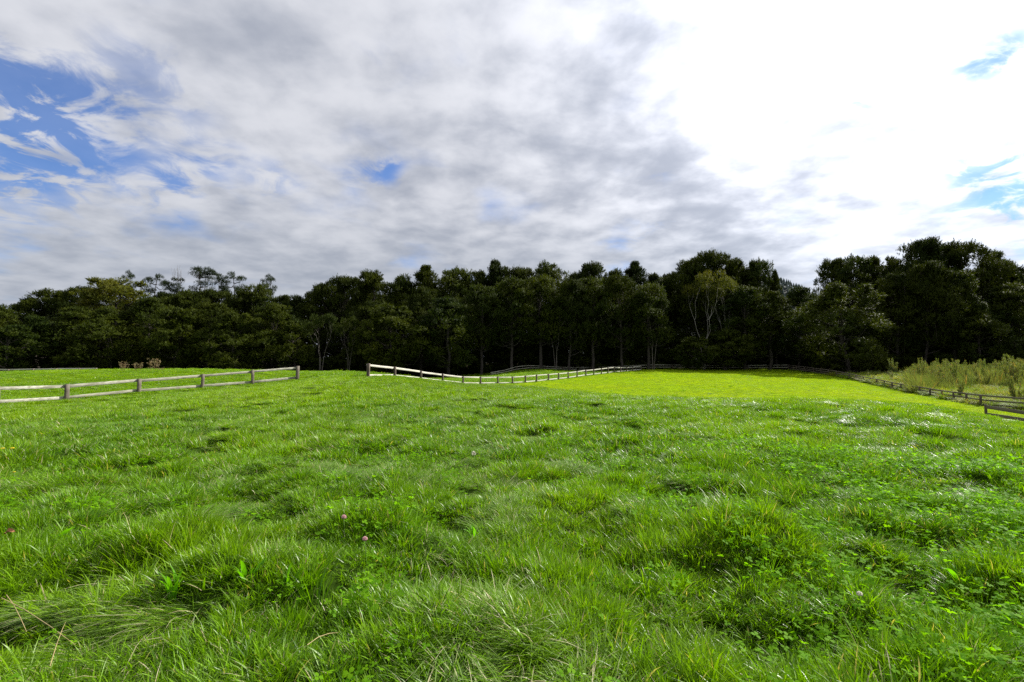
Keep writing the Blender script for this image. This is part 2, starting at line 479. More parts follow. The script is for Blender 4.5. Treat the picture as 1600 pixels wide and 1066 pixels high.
def px_of(X, Y, Z):
    c, s = math.cos(PITCH), math.sin(PITCH)
    f = Y * c + (Z - EYE) * s
    u = -Y * s + (Z - EYE) * c
    return 800 + 760 * X / f, 533 - 760 * u / f

def hit(x, y, h=0.0):
    """where the line of sight through x, y comes down to h above the ground"""
    r_ = ray(x, y)
    ds = np.exp(np.linspace(math.log(1.2), math.log(140), 900))
    t_ = ds / r_[1]
    X, Y, Z = r_[0] * t_, r_[1] * t_, EYE + r_[2] * t_
    g = gz(X, Y) + h
    k = int(np.argmax(Z < g))
    return X[k], Y[k], g[k] - h

# mown field beyond the tall pasture: between the white fence and the sloping one
WF = np.array([at(q[0], q[1], q[3])[:2] for q in WHITE_POSTS])
RF = np.array([at(q[0], q[1], q[3])[:2] for q in RIGHT_KEYS])
def side_x(poly, Y):
    o = np.argsort(poly[:, 1])
    return np.interp(Y, poly[o, 1], poly[o, 0])
def zones(X, Y):
    """0 tall pasture, 1 mown field, 2 knoll paddock behind the white fence, 3 scrub land, 4 forest floor, 5 left paddock"""
    wx = side_x(WF, Y)
    rx = side_x(RF, Y)
    z = np.zeros(X.shape, int)
    wob = 2.2 * (fbm(X / 5, Y / 5, 31, 3) - 0.5)
    mown = (X > wx) & (X < rx) & (Y > 31 + wob - 0.0 * X) & (Y > 62 - (X + 1.0) * 2.8 + wob * 2) & (Y < 116)
    z[mown] = 1
    z[(X < wx) & (Y > 50) & (X > -25) & (Y > 48)] = 2
    z[(X < -11.5) & (Y > 38 + (X + 16.8) * 1.35)] = 5
    z[(Y > 38.5) & (X > rx)] = 3
    z[(X < 20) & (Y > 113)] = 4
    z[(Y > 113)] = 4
    z[(X > 60) & (Y > 97)] = 4
    z[(X < -11) & (Y > 97)] = 4
    return z

# ------------------------------------------------------------------ ground sheet
az = np.concatenate([np.radians(np.linspace(-62, 62, 480)), np.radians(np.linspace(62, 298, 61)[1:-1])])
rr = np.concatenate([[0.4], np.exp(np.linspace(math.log(0.8), math.log(170), 430)), np.exp(np.linspace(math.log(185), math.log(9000), 26))])
AA, RR = np.meshgrid(az, rr)
GX, GY = RR * np.sin(AA), RR * np.cos(AA)
GZ = gz(GX, GY)
GV = np.stack([GX, GY, GZ], -1).reshape(-1, 3)
na, nr = len(az), len(rr)
ii, jj = np.meshgrid(np.arange(nr - 1), np.arange(na), indexing='ij')
j2 = (jj + 1) % na
quads = np.stack([ii * na + jj, ii * na + j2, (ii + 1) * na + j2, (ii + 1) * na + jj], -1).reshape(-1, 4)[:, ::-1]
GV = np.concatenate([GV, [[0, 0, gz1(0.01, 0.01)]]])
cap = np.array([(j, (j + 1) % na, na * nr) for j in range(na)])
zone_v = zones(GV[:, 0], GV[:, 1])
m, T = new_mat('ground')
geo = T.n('ShaderNodeNewGeometry')
pos = geo.outputs['Position']
def zat(k):
    return T.n('ShaderNodeAttribute', attribute_name='zone%d' % k).outputs['Fac']
n1 = T.noise(pos, 0.35, 5, 0.6)
n2 = T.noise(pos, 9.0, 4, 0.6)
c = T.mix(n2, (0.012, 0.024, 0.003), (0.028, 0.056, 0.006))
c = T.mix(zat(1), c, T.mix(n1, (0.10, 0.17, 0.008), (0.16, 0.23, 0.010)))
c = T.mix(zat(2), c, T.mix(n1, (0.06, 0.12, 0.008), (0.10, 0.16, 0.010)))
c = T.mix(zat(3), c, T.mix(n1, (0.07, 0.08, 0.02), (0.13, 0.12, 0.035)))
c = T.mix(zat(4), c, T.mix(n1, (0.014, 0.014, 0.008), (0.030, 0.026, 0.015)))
pb = T.n('ShaderNodeBsdfPrincipled')
T.put(pb.inputs['Base Color'], c)
pb.inputs['Roughness'].default_value = 1.0
pb.inputs['Specular IOR Level'].default_value = 0.0
bp = T.n('ShaderNodeBump')
bp.inputs['Strength'].default_value = 0.6
bp.inputs['Distance'].default_value = 0.05
T.put(bp.inputs['Height'], n2)
T.t.links.new(bp.outputs[0], pb.inputs['Normal'])
T.t.links.new(pb.outputs[0], T.n('ShaderNodeOutputMaterial').inputs[0])
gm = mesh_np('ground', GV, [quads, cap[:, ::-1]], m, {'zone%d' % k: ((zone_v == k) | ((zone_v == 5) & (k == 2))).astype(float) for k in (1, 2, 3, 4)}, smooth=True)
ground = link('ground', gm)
tag(ground, 'rolling pasture ground falling away from the camera towards the wood', 'ground', kind='structure')

# ------------------------------------------------------------------ grass clumps
SRC = bpy.data.collections.new('grass_sources')      # not linked to the scene: only instanced

def blades(n, radius, h0, h1, w, lean, lodge=0.0, curve=0.5, seg=3, seed=0, dirn=None, wvar=0.5):
    """n grass blades: curved tapering strips rooted in a disc; lodge bends them all towards +x"""
    g = np.random.default_rng(seed)
    a = g.uniform(0, 2 * math.pi, n)
    rr_ = radius * np.sqrt(g.uniform(0, 1, n))
    root = np.stack([rr_ * np.cos(a), rr_ * np.sin(a), np.full(n, -0.02)], -1)
    h = g.uniform(h0, h1, n) * (1 - 0.25 * (rr_ / radius) ** 2)
    b = a + g.normal(0, 0.9, n)
    ln = np.abs(g.normal(lean, lean * 0.6, n))
    d = np.stack([np.cos(b) * ln, np.sin(b) * ln, np.ones(n)], -1)
    d[:, 0] += lodge * g.uniform(0.6, 1.4, n)
    d[:, 2] *= (1 - 0.35 * min(lodge, 1.2))
    d /= np.linalg.norm(d, axis=1)[:, None]
    droop = g.uniform(0.4, 1.0, n) * curve
    hor = d * np.array([1, 1, 0])
    hor /= np.linalg.norm(hor, axis=1)[:, None] + 1e-6
    side = np.stack([-hor[:, 1], hor[:, 0], np.zeros(n)], -1)
    tw = g.normal(0, 0.7, n)
    side = side * np.cos(tw)[:, None] + hor * np.sin(tw)[:, None]
    ww = w * g.uniform(1 - wvar, 1 + wvar, n)
    V, Tt = [], []
    for k in range(seg):
        s = k / seg
        c_ = root + d * (h * s)[:, None] + hor * (h * droop * s * s)[:, None] - np.array([0, 0, 1]) * (h * droop * 0.45 * s * s)[:, None]
        wid = ww * (1 - 0.55 * s) * (0.75 if k == 0 else 1)
        V += [c_ - side * wid[:, None] / 2, c_ + side * wid[:, None] / 2]
        Tt += [np.full(n, s)] * 2
    c_ = root + d * h[:, None] + hor * (h * droop)[:, None] - np.array([0, 0, 1]) * (h * droop * 0.55)[:, None]
    V.append(c_); Tt.append(np.ones(n))
    V = np.concatenate(V); Tt = np.concatenate(Tt)
    idx = np.arange(n)
    q = [np.stack([idx + 2 * k * n, idx + (2 * k + 1) * n, idx + (2 * k + 3) * n, idx + (2 * k + 2) * n], -1) for k in range(seg - 1)]
    t3 = np.stack([idx + 2 * (seg - 1) * n, idx + (2 * seg - 1) * n, idx + 2 * seg * n], -1)
    vv = np.tile(g.uniform(0, 1, n), 2 * seg + 1)
    return V, np.concatenate(q) if q else np.zeros((0, 4), int), t3, vv, Tt

def source(coll, name, parts, mats):
    """one clump object made of several blade sets"""
    Vs, Q, T3, vv, tt, n0 = [], [], [], [], [], 0
    mi = []
    for (V, q, t3, v_, t_), k in parts:
        Vs.append(V); Q.append(q + n0); T3.append(t3 + n0); vv.append(v_); tt.append(t_)
        n0 += len(V)
    Qa, Ta = np.concatenate(Q), np.concatenate(T3)
    me = mesh_np(name, np.concatenate(Vs), [Qa, Ta], None, {'v': np.concatenate(vv), 't': np.concatenate(tt)})
    for mm in mats:
        me.materials.append(mm)
    ids = np.concatenate([np.full(len(q), k) for (p, k), q in zip(parts, Q)] + [np.full(len(t), k) for (p, k), t in zip(parts, T3)]).astype(np.int32)
    me.polygons.foreach_set('material_index', ids)
    o = bpy.data.objects.new(name, me)
    coll.objects.link(o)
    return o

def trefoil(n, radius, h0, h1, size, seed):
    """clover: three round leaflets held flat on thin stems"""
    g = np.random.default_rng(seed)
    V, Q, T3, vv, tt, n0 = [], [], [], [], [], 0
    for i in range(n):
        a = g.uniform(0, 6.28); rr_ = radius * math.sqrt(g.uniform())
        x, y = rr_ * math.cos(a), rr_ * math.sin(a)
        h = g.uniform(h0, h1) * (1 - .3 * rr_ / radius)
        c0 = np.array([x + g.normal(0, .01), y + g.normal(0, .01), h])
        nrm = np.array([g.normal(0, .35), g.normal(0, .35), 1.0]); nrm /= np.linalg.norm(nrm)
        u = np.cross(nrm, [0, 1, 0]); u /= np.linalg.norm(u); w_ = np.cross(nrm, u)
        s = size * g.uniform(.6, 1.25)
        v_ = g.uniform()
        st = np.array([[x * .6, y * .6, 0], [x * .6 + .002, y * .6, 0], c0 + [.001, 0, -.002]])
        V.append(st); T3.append(np.array([[0, 1, 2]]) + n0); n0 += 3
        vv += [v_] * 3; tt += [.3, .3, .6]
        a0 = g.uniform(0, 6.28)
        for k in range(3):
            b = a0 + k * 2.094
            dr, sd = math.cos(b) * u + math.sin(b) * w_, -math.sin(b) * u + math.cos(b) * w_
            pts = [c0, c0 + s * (.45 * dr + .42 * sd) + nrm * s * .10, c0 + s * (.95 * dr + .28 * sd) + nrm * s * .05, c0 + s * (.95 * dr - .28 * sd) + nrm * s * .05, c0 + s * (.45 * dr - .42 * sd) + nrm * s * .10]
            V.append(np.array(pts))
            Q.append(np.array([[1, 2, 3, 4]]) + n0); T3.append(np.array([[0, 1, 4]]) + n0); n0 += 5
            vv += [v_] * 5; tt += [.8, 1, 1, 1, 1]
    return np.concatenate(V), np.concatenate(Q), np.concatenate(T3), np.array(vv), np.array(tt)

def collection(name):
    return bpy.data.collections.new(name)

cN, cM, cF, cD, cMo, cCl, cRk = [collection('src_' + s) for s in ('near', 'middle', 'far', 'distant', 'mown', 'clover', 'rank')]
G, L_ = [M['grass'], M['lodged']], None
# near: fine upright, broad upright, drooping, lodged, short
source(cN, 'a0', [(blades(64, .085, .08, .19, .0068, .38, 0, .30, 4, 1), 0), (blades(10, .08, .12, .20, .0036, .5, .2, .5, 4, 2), 1)], G)
source(cN, 'a1', [(blades(48, .075, .10, .22, .0082, .42, 0, .35, 4, 3), 0), (blades(8, .08, .10, .20, .0040, .5, .3, .5, 4, 4), 1)], G)
source(cN, 'a2', [(blades(64, .09, .10, .21, .0062, .5, .25, .6, 4, 5), 0), (blades(20, .09, .12, .22, .0042, .4, .6, .7, 4, 6), 1)], G)
source(cN, 'a3', [(blades(40, .11, .16, .28, .0050, .35, 1.0, .7, 4, 7), 1), (blades(45, .11, .10, .20, .006, .4, .6, .6, 4, 8), 0)], G)
source(cN, 'a4', [(blades(80, .11, .05, .12, .0062, .5, .1, .4, 3, 9), 0)], G)
source(cN, 'a5', [(blades(18, .05, .17, .28, .0095, .32, .0, .5, 5, 10), 0), (blades(50, .10, .08, .17, .0065, .4, .1, .4, 4, 11), 0)], G)
source(cN, 'a6', [(blades(70, .10, .07, .16, .0075, .55, .0, .25, 3, 12), 0)], G)
for k in range(4):
    source(cM, 'b%d' % k, [(blades(120, .18, .07, .19, .011, .42, (0, .15, .6, 1.0)[k], .45, 3, 20 + k), 0), (blades((14, 16, 26, 44)[k], .2, .12, .24, .006, .3, (0.2, .6, .9, 1.2)[k], .7, 3, 30 + k), 1)], G)
GF = [M['grass_far'], M['lodged']]
for k in range(4):
    source(cF, 'c%d' % k, [(blades(210, .36, .07, .19, .017, .4, (0, .2, .6, .9)[k], .45, 2, 40 + k), 0), (blades((10, 14, 22, 44)[k], .4, .12, .22, .012, .3, (0, .5, .8, 1.1)[k], .6, 2, 50 + k), 1)], GF)
for k in range(3):
    source(cD, 'd%d' % k, [(blades(260, .75, .06, .16, .035, .4, (0, .3, .6)[k], .5, 2, 60 + k), 0)], GF)
for k in range(3):
    source(cMo, 'e%d' % k, [(blades(300, .6, .025, .075, .020, .6, (0, .3, .6)[k], .6, 2, 70 + k), 0)], [M['mown']])
for k in range(3):
    source(cCl, 'f%d' % k, [(trefoil((22, 14, 9)[k], (.15, .18, .2)[k], .09, (.19, .21, .16)[k], (.019, .024, .016)[k], 80 + k), 0)], [M['clover']])
for k in range(3):
    source(cRk, 'g%d' % k, [(blades(190, .6, .30, .95, .032, .35, .3, .8, 3, 90 + k), 0)], [M['rank_grass']])

source(cRk, 'g3', [(blades(120, .7, .9, 1.9, .030, .16, .05, .35, 3, 95), 0)], [M['scrub_leaf']])
def scatter(name, coll, X, Y, rot, scl, idx, label, cat='grass', dzv=0.0):
    Z = gz(X, Y) + dzv
    me = mesh_np(name, np.stack([X, Y, Z], -1), [])
    a = me.attributes.new('rot', 'FLOAT_VECTOR', 'POINT'); a.data.foreach_set('vector', rot.astype(np.float32).ravel())
    a = me.attributes.new('scl', 'FLOAT_VECTOR', 'POINT'); a.data.foreach_set('vector', scl.astype(np.float32).ravel())
    a = me.attributes.new('idx', 'INT', 'POINT'); a.data.foreach_set('value', idx.astype(np.int32))
    o = link(name, me)
    ng = bpy.data.node_groups.new(name + '_spread', 'GeometryNodeTree')
    ng.interface.new_socket('Geometry', in_out='INPUT', socket_type='NodeSocketGeometry')
    ng.interface.new_socket('Geometry', in_out='OUTPUT', socket_type='NodeSocketGeometry')
    N = ng.nodes; Lk = ng.links
    gi, go = N.new('NodeGroupInput'), N.new('NodeGroupOutput')
    ci = N.new('GeometryNodeCollectionInfo')
    ci.inputs['Collection'].default_value = coll
    ci.inputs['Separate Children'].default_value = True
    ci.inputs['Reset Children'].default_value = True
    ip = N.new('GeometryNodeInstanceOnPoints')
    ip.inputs['Pick Instance'].default_value = True
    def na_(nm, dt):
        nd = N.new('GeometryNodeInputNamedAttribute'); nd.data_type = dt
        nd.inputs['Name'].default_value = nm
        return nd.outputs['Attribute']
    er = N.new('FunctionNodeEulerToRotation')
    Lk.new(na_('rot', 'FLOAT_VECTOR'), er.inputs[0])
    Lk.new(gi.outputs[0], ip.inputs['Points'])
    Lk.new(ci.outputs[0], ip.inputs['Instance'])
    Lk.new(na_('idx', 'INT'), ip.inputs['Instance Index'])
    Lk.new(er.outputs[0], ip.inputs['Rotation'])
    Lk.new(na_('scl', 'FLOAT_VECTOR'), ip.inputs['Scale'])
    Lk.new(ip.outputs[0], go.inputs[0])
    md = o.modifiers.new('spread', 'NODES'); md.node_group = ng
    return tag(o, label, cat, kind='stuff')

def wedge(r0, r1, dens, a0=-56, a1=58):
    area = (r1 * r1 - r0 * r0) * R(a1 - a0) / 2
    n = int(area * dens)
    r_ = np.sqrt(rng.uniform(r0 * r0, r1 * r1, n))
    a = np.radians(rng.uniform(a0, a1, n))
    return r_ * np.sin(a), r_ * np.cos(a)

def flow(X, Y):
    """the way the grass has been combed over at each place"""
    return 2.6 + 3.2 * (fbm(X / 2.2, Y / 2.2, 51, 2) - 0.5) * 2 + rng.normal(0, 0.45, X.shape)

def tallness(X, Y):
    t_ = -0.15 + 2.25 * fbm(X / 0.55, Y / 0.55, 61, 3)
    for tx, ty, h, w in TUS:
        t_ = t_ + 0.5 * np.exp(-(((X - tx) / w) ** 2 + ((Y - ty) / w) ** 2))
    return np.clip(t_, .40, 1.65) * (1 - 0.30 * hollow(X, Y))

def put_grass(name, coll, X, Y, nvar, lodge_from, label, smin=.75, smax=1.2, sz=1.0, keep=None):
    if keep is not None:
        X, Y = X[keep], Y[keep]
    n = len(X)
    lod = fbm(X / 1.7, Y / 1.7, 71, 3)
    idx = rng.integers(0, lodge_from, n)
    if nvar > lodge_from:
        idx = np.where((lod > 0.54) & (rng.uniform(size=n) < .75), rng.integers(lodge_from, nvar, n), idx)
    rot = np.stack([rng.normal(0, .10, n), rng.normal(0, .10, n), np.where((lod > .54) & (rng.uniform(size=n) < .8), flow(X, Y), rng.uniform(0, 6.28, n))], -1)
    s = rng.uniform(smin, smax, n) 
    scl = np.stack([s, s, s * sz * tallness(X, Y)], -1)
    return scatter(name, coll, X, Y, rot, scl, idx, label)

# near field: order of the sources: 0 fine, 1 broad, 2 drooping, 3 lodged, 4 short, 5 tall
def near_field():
    X, Y = wedge(1.0, 7.5, 200, -60, 62)
    hl = hollow(X, Y)
    n = len(X)
    lod = fbm(X / 0.9, Y / 0.9, 71, 3)
    brd = fbm(X / 0.8, Y / 0.8, 77, 3)
    idx = rng.choice([0, 1, 4, 2, 6], n, p=[.28, .22, .18, .10, .22])
    idx = np.where(lod > 0.62, rng.choice([2, 3], n), idx)
    idx = np.where((brd > 0.60) & (rng.uniform(size=n) < .6), rng.choice([1, 5], n), idx)
    idx = np.where(hollow(X, Y) > .45, rng.choice([4, 6, 0], n), idx)
    rot = np.stack([rng.normal(0, .12, n), rng.normal(0, .12, n), np.where((lod > .60) & (rng.uniform(size=n) < .8), flow(X, Y), rng.uniform(0, 6.28, n))], -1)
    s = rng.uniform(.66, 1.08, n)
    scl = np.stack([s, s, s * .95 * tallness(X, Y)], -1)
    scatter('near_grass', cN, X, Y, rot, scl, idx, 'long tufted green grass of the near pasture, partly flattened')
near_field()
X, Y = wedge(7.0, 17, 52)
put_grass('pasture_grass', cM, X, Y, 4, 2, 'green pasture grass with flattened silvery swathes in the middle ground')
X, Y = wedge(16, 46, 10.5)
z_ = zones(X + rng.normal(0, 1.0, len(X)), Y + rng.normal(0, 3.5, len(X)))
put_grass('hillcrest_grass', cF, X, Y, 4, 2, 'green pasture grass along the crest before the fences', keep=(z_ == 0) | ((z_ == 5) & (rng.uniform(size=len(X)) < .5)) , sz=1.0)
X, Y = wedge(34, 118, 3.0)
z_ = zones(X, Y)
put_grass('paddock_grass', cD, X, Y, 3, 3, 'grazed green grass of the paddocks behind the fences', keep=((z_ == 0) & (Y > 45)) | (z_ == 2) | (z_ == 5), sz=.55)
X, Y = wedge(25, 124, 3.4)
z_ = zones(X + rng.normal(0, .7, len(X)), Y + rng.normal(0, 3.5, len(X)))
put_grass('mown_grass', cMo, X, Y, 3, 3, 'short yellow-green grass of the mown field before the wood', keep=(z_ == 1), sz=1.0)
X, Y = wedge(38, 110, 3.6, 20, 58)
z_ = zones(X, Y)
gx_ = px_of(X, Y, gz(X, Y))[0]
wisp = (z_ == 3) & (gx_ > 1420) & (Y > 57) & (rng.uniform(size=len(X)) < .35)
put_grass('tall_weeds', cRk, X, Y, 1, 1, 'tall wispy pale green weeds filling the gaps between the scrub bushes', keep=wisp, sz=1.0)
bpy.data.objects['tall_weeds'].data.attributes['idx'].data.foreach_set('value', np.full(int(wisp.sum()), 3, dtype=np.int32))
put_grass('rank_grass', cRk, X, Y, 3, 3, 'rank olive and rusty grass beyond the sloping right-hand fence', keep=(z_ == 3), sz=1.0)

# taller tufts left standing along the fences and here and there in the field
FX, FY = [], []
for keys, nn in ((LEFT_POSTS, 260), (WHITE_POSTS, 420), (RIGHT_KEYS, 500)):
    Pk = np.array([at(k[0], k[1], k[3])[:2] for k in keys])
    s_ = np.concatenate([[0], np.cumsum(np.hypot(*np.diff(Pk, axis=0).T))])
    q = rng.uniform(0, s_[-1], nn)
    keepq = fbm(q / 2.5, q * 0, 19, 3) > .36
    q = q[keepq]
    FX.append(np.interp(q, s_, Pk[:, 0]) + rng.normal(0, .22, len(q))); FY.append(np.interp(q, s_, Pk[:, 1]) + rng.normal(0, .22, len(q)))
X2, Y2 = wedge(30, 110, .05, -30, 45)
k2 = (zones(X2, Y2) == 1)
X, Y = np.concatenate(FX + [X2[k2]]), np.concatenate(FY + [Y2[k2]])
n = len(X)
s = rng.uniform(.35, .85, n)
scatter('fence_tufts', cF, X, Y, np.stack([rng.normal(0, .1, n), rng.normal(0, .1, n), rng.uniform(0, 6.28, n)], -1), np.stack([s, s, s * rng.uniform(1.2, 2.4, n)], -1), rng.integers(0, 4, n), 'longer uncut grass tufts along the fence lines')

# clover: thick low on the right, scattered elsewhere
X, Y = wedge(1.2, 9.0, 62, -60, 62)
xp, yp = px_of(X, Y, np.full_like(X, 0.1))
p = fbm(X / .7, Y / .7, 91, 3)
right = np.clip((xp - 950) / 350, 0, 1)
keep = (rng.uniform(size=len(X)) < np.clip((p - .45 + .14 * right) * 3.2, 0, 1) * (.20 + .8 * right) + .025)
X, Y = X[keep], Y[keep]
n = len(X)
s = rng.uniform(.8, 1.35, n)
scatter('clover_patch', cCl, X, Y, np.stack([rng.normal(0, .1, n), rng.normal(0, .1, n), rng.uniform(0, 6.28, n)], -1), np.stack([s, s, s], -1), rng.integers(0, 3, n), 'bright green clover leaves among the grass, thickest low on one side', 'clover', dzv=0.0)

# ------------------------------------------------------------------ fences
def box(l, w, h, bend=0.0, seg=4, seed=0, bev=0.006):
    """a sawn board along x: chamfered section, slightly bowed and uneven"""
    g = np.random.default_rng(seed)
    xs = np.linspace(-l / 2, l / 2, seg + 1)
    b = bev
    sec = np.array([(-w / 2 + b, -h / 2), (w / 2 - b, -h / 2), (w / 2, -h / 2 + b), (w / 2, h / 2 - b), (w / 2 - b, h / 2), (-w / 2 + b, h / 2), (-w / 2, h / 2 - b), (-w / 2, -h / 2 + b)])
    mb = MB()
    V = []
    for i, x in enumerate(xs):
        t_ = 1 - (2 * x / l) ** 2
        V.append(np.column_stack([np.full(8, x), sec[:, 0] + g.normal(0, .002), sec[:, 1] + bend * t_ + g.normal(0, .003)]))
    q = [(i * 8 + j, i * 8 + (j + 1) % 8, (i + 1) * 8 + (j + 1) % 8, (i + 1) * 8 + j) for i in range(seg) for j in range(8)]
    V = np.concatenate(V)
    n = seg * 8
    caps3 = [(0, j + 1, j) for j in range(1, 7)] + [(n, n + j, n + j + 1) for j in range(1, 7)]
    mb.add(V, caps3, q)
    return mb

def rail_meshes(mat, h=.16, w=.045):
    return [box(1.0, w, h, (-.006, .004, -.01, .002)[k], 4, k).mesh('rail', mat, False) for k in range(4)]
def post_mesh(mat, w=.15, h=1.0):
    mb = box(h, w, w, 0, 3, 5, .012)
    v = np.concatenate(mb.v)
    mb.v = [np.column_stack([v[:, 1], v[:, 2], v[:, 0] + h / 2])]
    mb.f4 = [f[:, ::-1] for f in mb.f4]; mb.f3 = [f[:, ::-1] for f in mb.f3]
    return mb.mesh('post', mat, False)

def fence(name, label, pts, rails, pm, rms, pw=.15, group=None, behind=1, end_scale=None, seed=0, dark_posts=None):
    """pts: (x, y, ground z, post height); rails: fractions of height where boards are nailed"""
    g = random.Random(seed)
    root = link(name, None, loc=(pts[0][0], pts[0][1], pts[0][2]))
    tag(root, label, 'fence', group)
    o0 = Vector(pts[0][:3])
    for i, (x, y, z, h) in enumerate(pts):
        po = link('post', pm, root)
        po.location = Vector((x, y, z - 0.15)) - o0
        a = math.atan2(pts[min(i + 1, len(pts) - 1)][1] - pts[max(i - 1, 0)][1], pts[min(i + 1, len(pts) - 1)][0] - pts[max(i - 1, 0)][0])
        po.rotation_euler = (g.gauss(0, .012), g.gauss(0, .012), a + g.gauss(0, .03))
        k = 1.25 if end_scale and i in end_scale else g.uniform(.94, 1.05)
        po.scale = (k, k, h + 0.15)
    for i in range(len(pts) - 1):
        A, B = Vector(pts[i][:3]), Vector(pts[i + 1][:3])
        hA, hB = pts[i][3], pts[i + 1][3]
        d = (B - A)
        hd = Vector((d.x, d.y, 0)).normalized()
        nrm = Vector((-hd.y, hd.x, 0))
        if nrm.dot(Vector((A.x, A.y, 0))) < 0: nrm = -nrm
        off = nrm * (pw / 2 + .026) * behind
        for f in rails:
            a = A + Vector((0, 0, hA * f + g.gauss(0, .008))) + off
            b = B + Vector((0, 0, hB * f + g.gauss(0, .008))) + off
            r_ = link('rail', rms[g.randrange(len(rms))], root)
            r_.location = (a + b) / 2 - o0
            v = b - a
            r_.rotation_euler = (g.gauss(0, .02), -math.atan2(v.z, math.hypot(v.x, v.y)), math.atan2(v.y, v.x))
            r_.scale = (v.length - 0.008, g.uniform(.9, 1.1), g.uniform(.93, 1.07))
    return root

def fence_pts(keys, z_from='px'):
    out = []
    for x, yb, yt, d in keys:
        b, t = at(x, yb, d), at(x, yt, d)
        g_ = gz1(b[0], b[1])
        out.append((b[0], b[1], g_, max(t[2] - g_, 0.5)))
    return out

grey_rails, white_rails, dark_rails = rail_meshes(M['rail_grey'], .17), rail_meshes(M['rail_white'], .16), rail_meshes(M['rail_dark'], .14)
far_rails = rail_meshes(M['rail_grey'], .14)
pm_grey, pm_brown = post_mesh(M['post_grey'], .17), post_mesh(M['post_brown'], .15)
lf = fence_pts(LEFT_POSTS)
fence('paddock_fence', 'weathered grey two-rail fence ending in a gatepost, before the left paddock', lf, (.20, .87), pm_grey, grey_rails, .17, end_scale=(len(lf) - 1,), seed=1)
wf = fence_pts(WHITE_POSTS)
fence('paddock_fence', 'white two-rail fence with dark posts dipping and climbing across the middle', wf, (.16, .88), pm_brown, white_rails, .15, end_scale=(0,), seed=2)
def along(keys, step):
    """posts at even spacing along a line of photographed places"""
    P3 = np.array([at(k[0], k[1], k[3]) for k in keys]); T3_ = np.array([at(k[0], k[2], k[3]) for k in keys])
    s = np.concatenate([[0], np.cumsum(np.hypot(*np.diff(P3[:, :2], axis=0).T))])
    n = max(int(round(s[-1] / step)), 1)
    q = np.linspace(0, s[-1], n + 1)
    out = []
    for t_ in q:
        x, y, ht = np.interp(t_, s, P3[:, 0]), np.interp(t_, s, P3[:, 1]), np.interp(t_, s, T3_[:, 2])
        g_ = gz1(x, y)
        out.append((x, y, g_, min(max(ht - g_, .7), 1.35)))
    return out
fence('paddock_fence', 'dark timber fence sloping down along the scrub at the right of the field', along(RIGHT_KEYS, 3.1), (.20, .55, .92), pm_brown, dark_rails, .15, seed=3)
fence('paddock_fence', 'thin dark fence along the foot of the wood beyond the mown field', along(FAR_KEYS, 4.2), (.45, .93), pm_brown, far_rails, .15, seed=4)
fence('paddock_fence', 'low grey fence corner in the grass at the right edge', fence_pts([(1541, 652, 632, 34.5), (1606, 661, 643.5, 33), (1680, 672, 655, 31.5)]), (.28, .84), pm_brown, rail_meshes(M['rail_dark'], .24), .15, seed=5, behind=-1)
fence('paddock_fence', 'pale far fence rail above the grass at the left edge', fence_pts([(-75, 585, 575, 66), (-30, 586, 576, 66), (13, 587, 577.5, 66), (52, 588, 578.8, 66), (88, 588.5, 580, 66), (124, 589, 581.5, 66), (150, 590, 583.5, 66)]), (.88,), pm_grey, white_rails, .15, seed=6)

# ------------------------------------------------------------------ trees
def norm(v):
    v = np.asarray(v, float)
    return v / (np.linalg.norm(v) + 1e-9)

def sprays(centres, radii, n_spray, n_leaf, seed, slen=.85, llen=.42, lw=.16, up=.85, lower=.40, flat=0.8):
    """leaf sprays on and inside lumpy clumps; every spray is a twig set with narrow leaves"""
    g = np.random.default_rng(seed)
    C = np.repeat(centres, n_spray, axis=0)
    Rr = np.repeat(radii, n_spray)
    n = len(C)
    d = g.normal(size=(n, 3))
    d /= np.linalg.norm(d, axis=1)[:, None]
    d[:, 2] = np.where((d[:, 2] < 0) & (g.uniform(size=n) > lower), -d[:, 2], d[:, 2])
    rad = Rr * g.uniform(.45, 1.05, n) ** 0.6
    p = C + d * rad[:, None] * np.array([1, 1, flat])
    ax = d + np.array([0, 0, up]) + g.normal(0, .35, (n, 3))
    ax /= np.linalg.norm(ax, axis=1)[:, None]
    ref = g.normal(size=(n, 3))
    sd = np.cross(ax, ref); sd /= np.linalg.norm(sd, axis=1)[:, None]
    sl = slen * g.uniform(.6, 1.3, n)
    V, vv = [], []
    vs = g.uniform(0, 1, n)
    for k in range(n_leaf):
        f = (k + .3) / n_leaf
        sgn = 1 if k % 2 else -1
        b = p + ax * (sl * (f - .35))[:, None]
        jit = g.normal(0, .35, (n, 3))
        dr = ax * .65 + sd * sgn * .85 + jit
        dr /= np.linalg.norm(dr, axis=1)[:, None]
        w_ = np.cross(dr, d + np.array([0, 0, .35]) + g.normal(0, .38, (n, 3))); w_ /= np.linalg.norm(w_, axis=1)[:, None] + 1e-6
        ll = llen * (1.15 - .5 * f) * g.uniform(.7, 1.3, n)
        V += [b - w_ * lw * .5, b + w_ * lw * .5, b + dr * ll[:, None]]
        vv += [vs, vs, vs]
    V = np.stack(V, 1).reshape(-1, 3)          # n, n_leaf*3
    vv = np.stack(vv, 1).reshape(-1)
    F3 = np.arange(len(V)).reshape(-1, 3)
    return V, F3, vv

def crown_mesh(name, mat, V, F3, vv):
    return mesh_np(name, V, F3, mat, {'v': vv, 't': np.ones(len(V))})

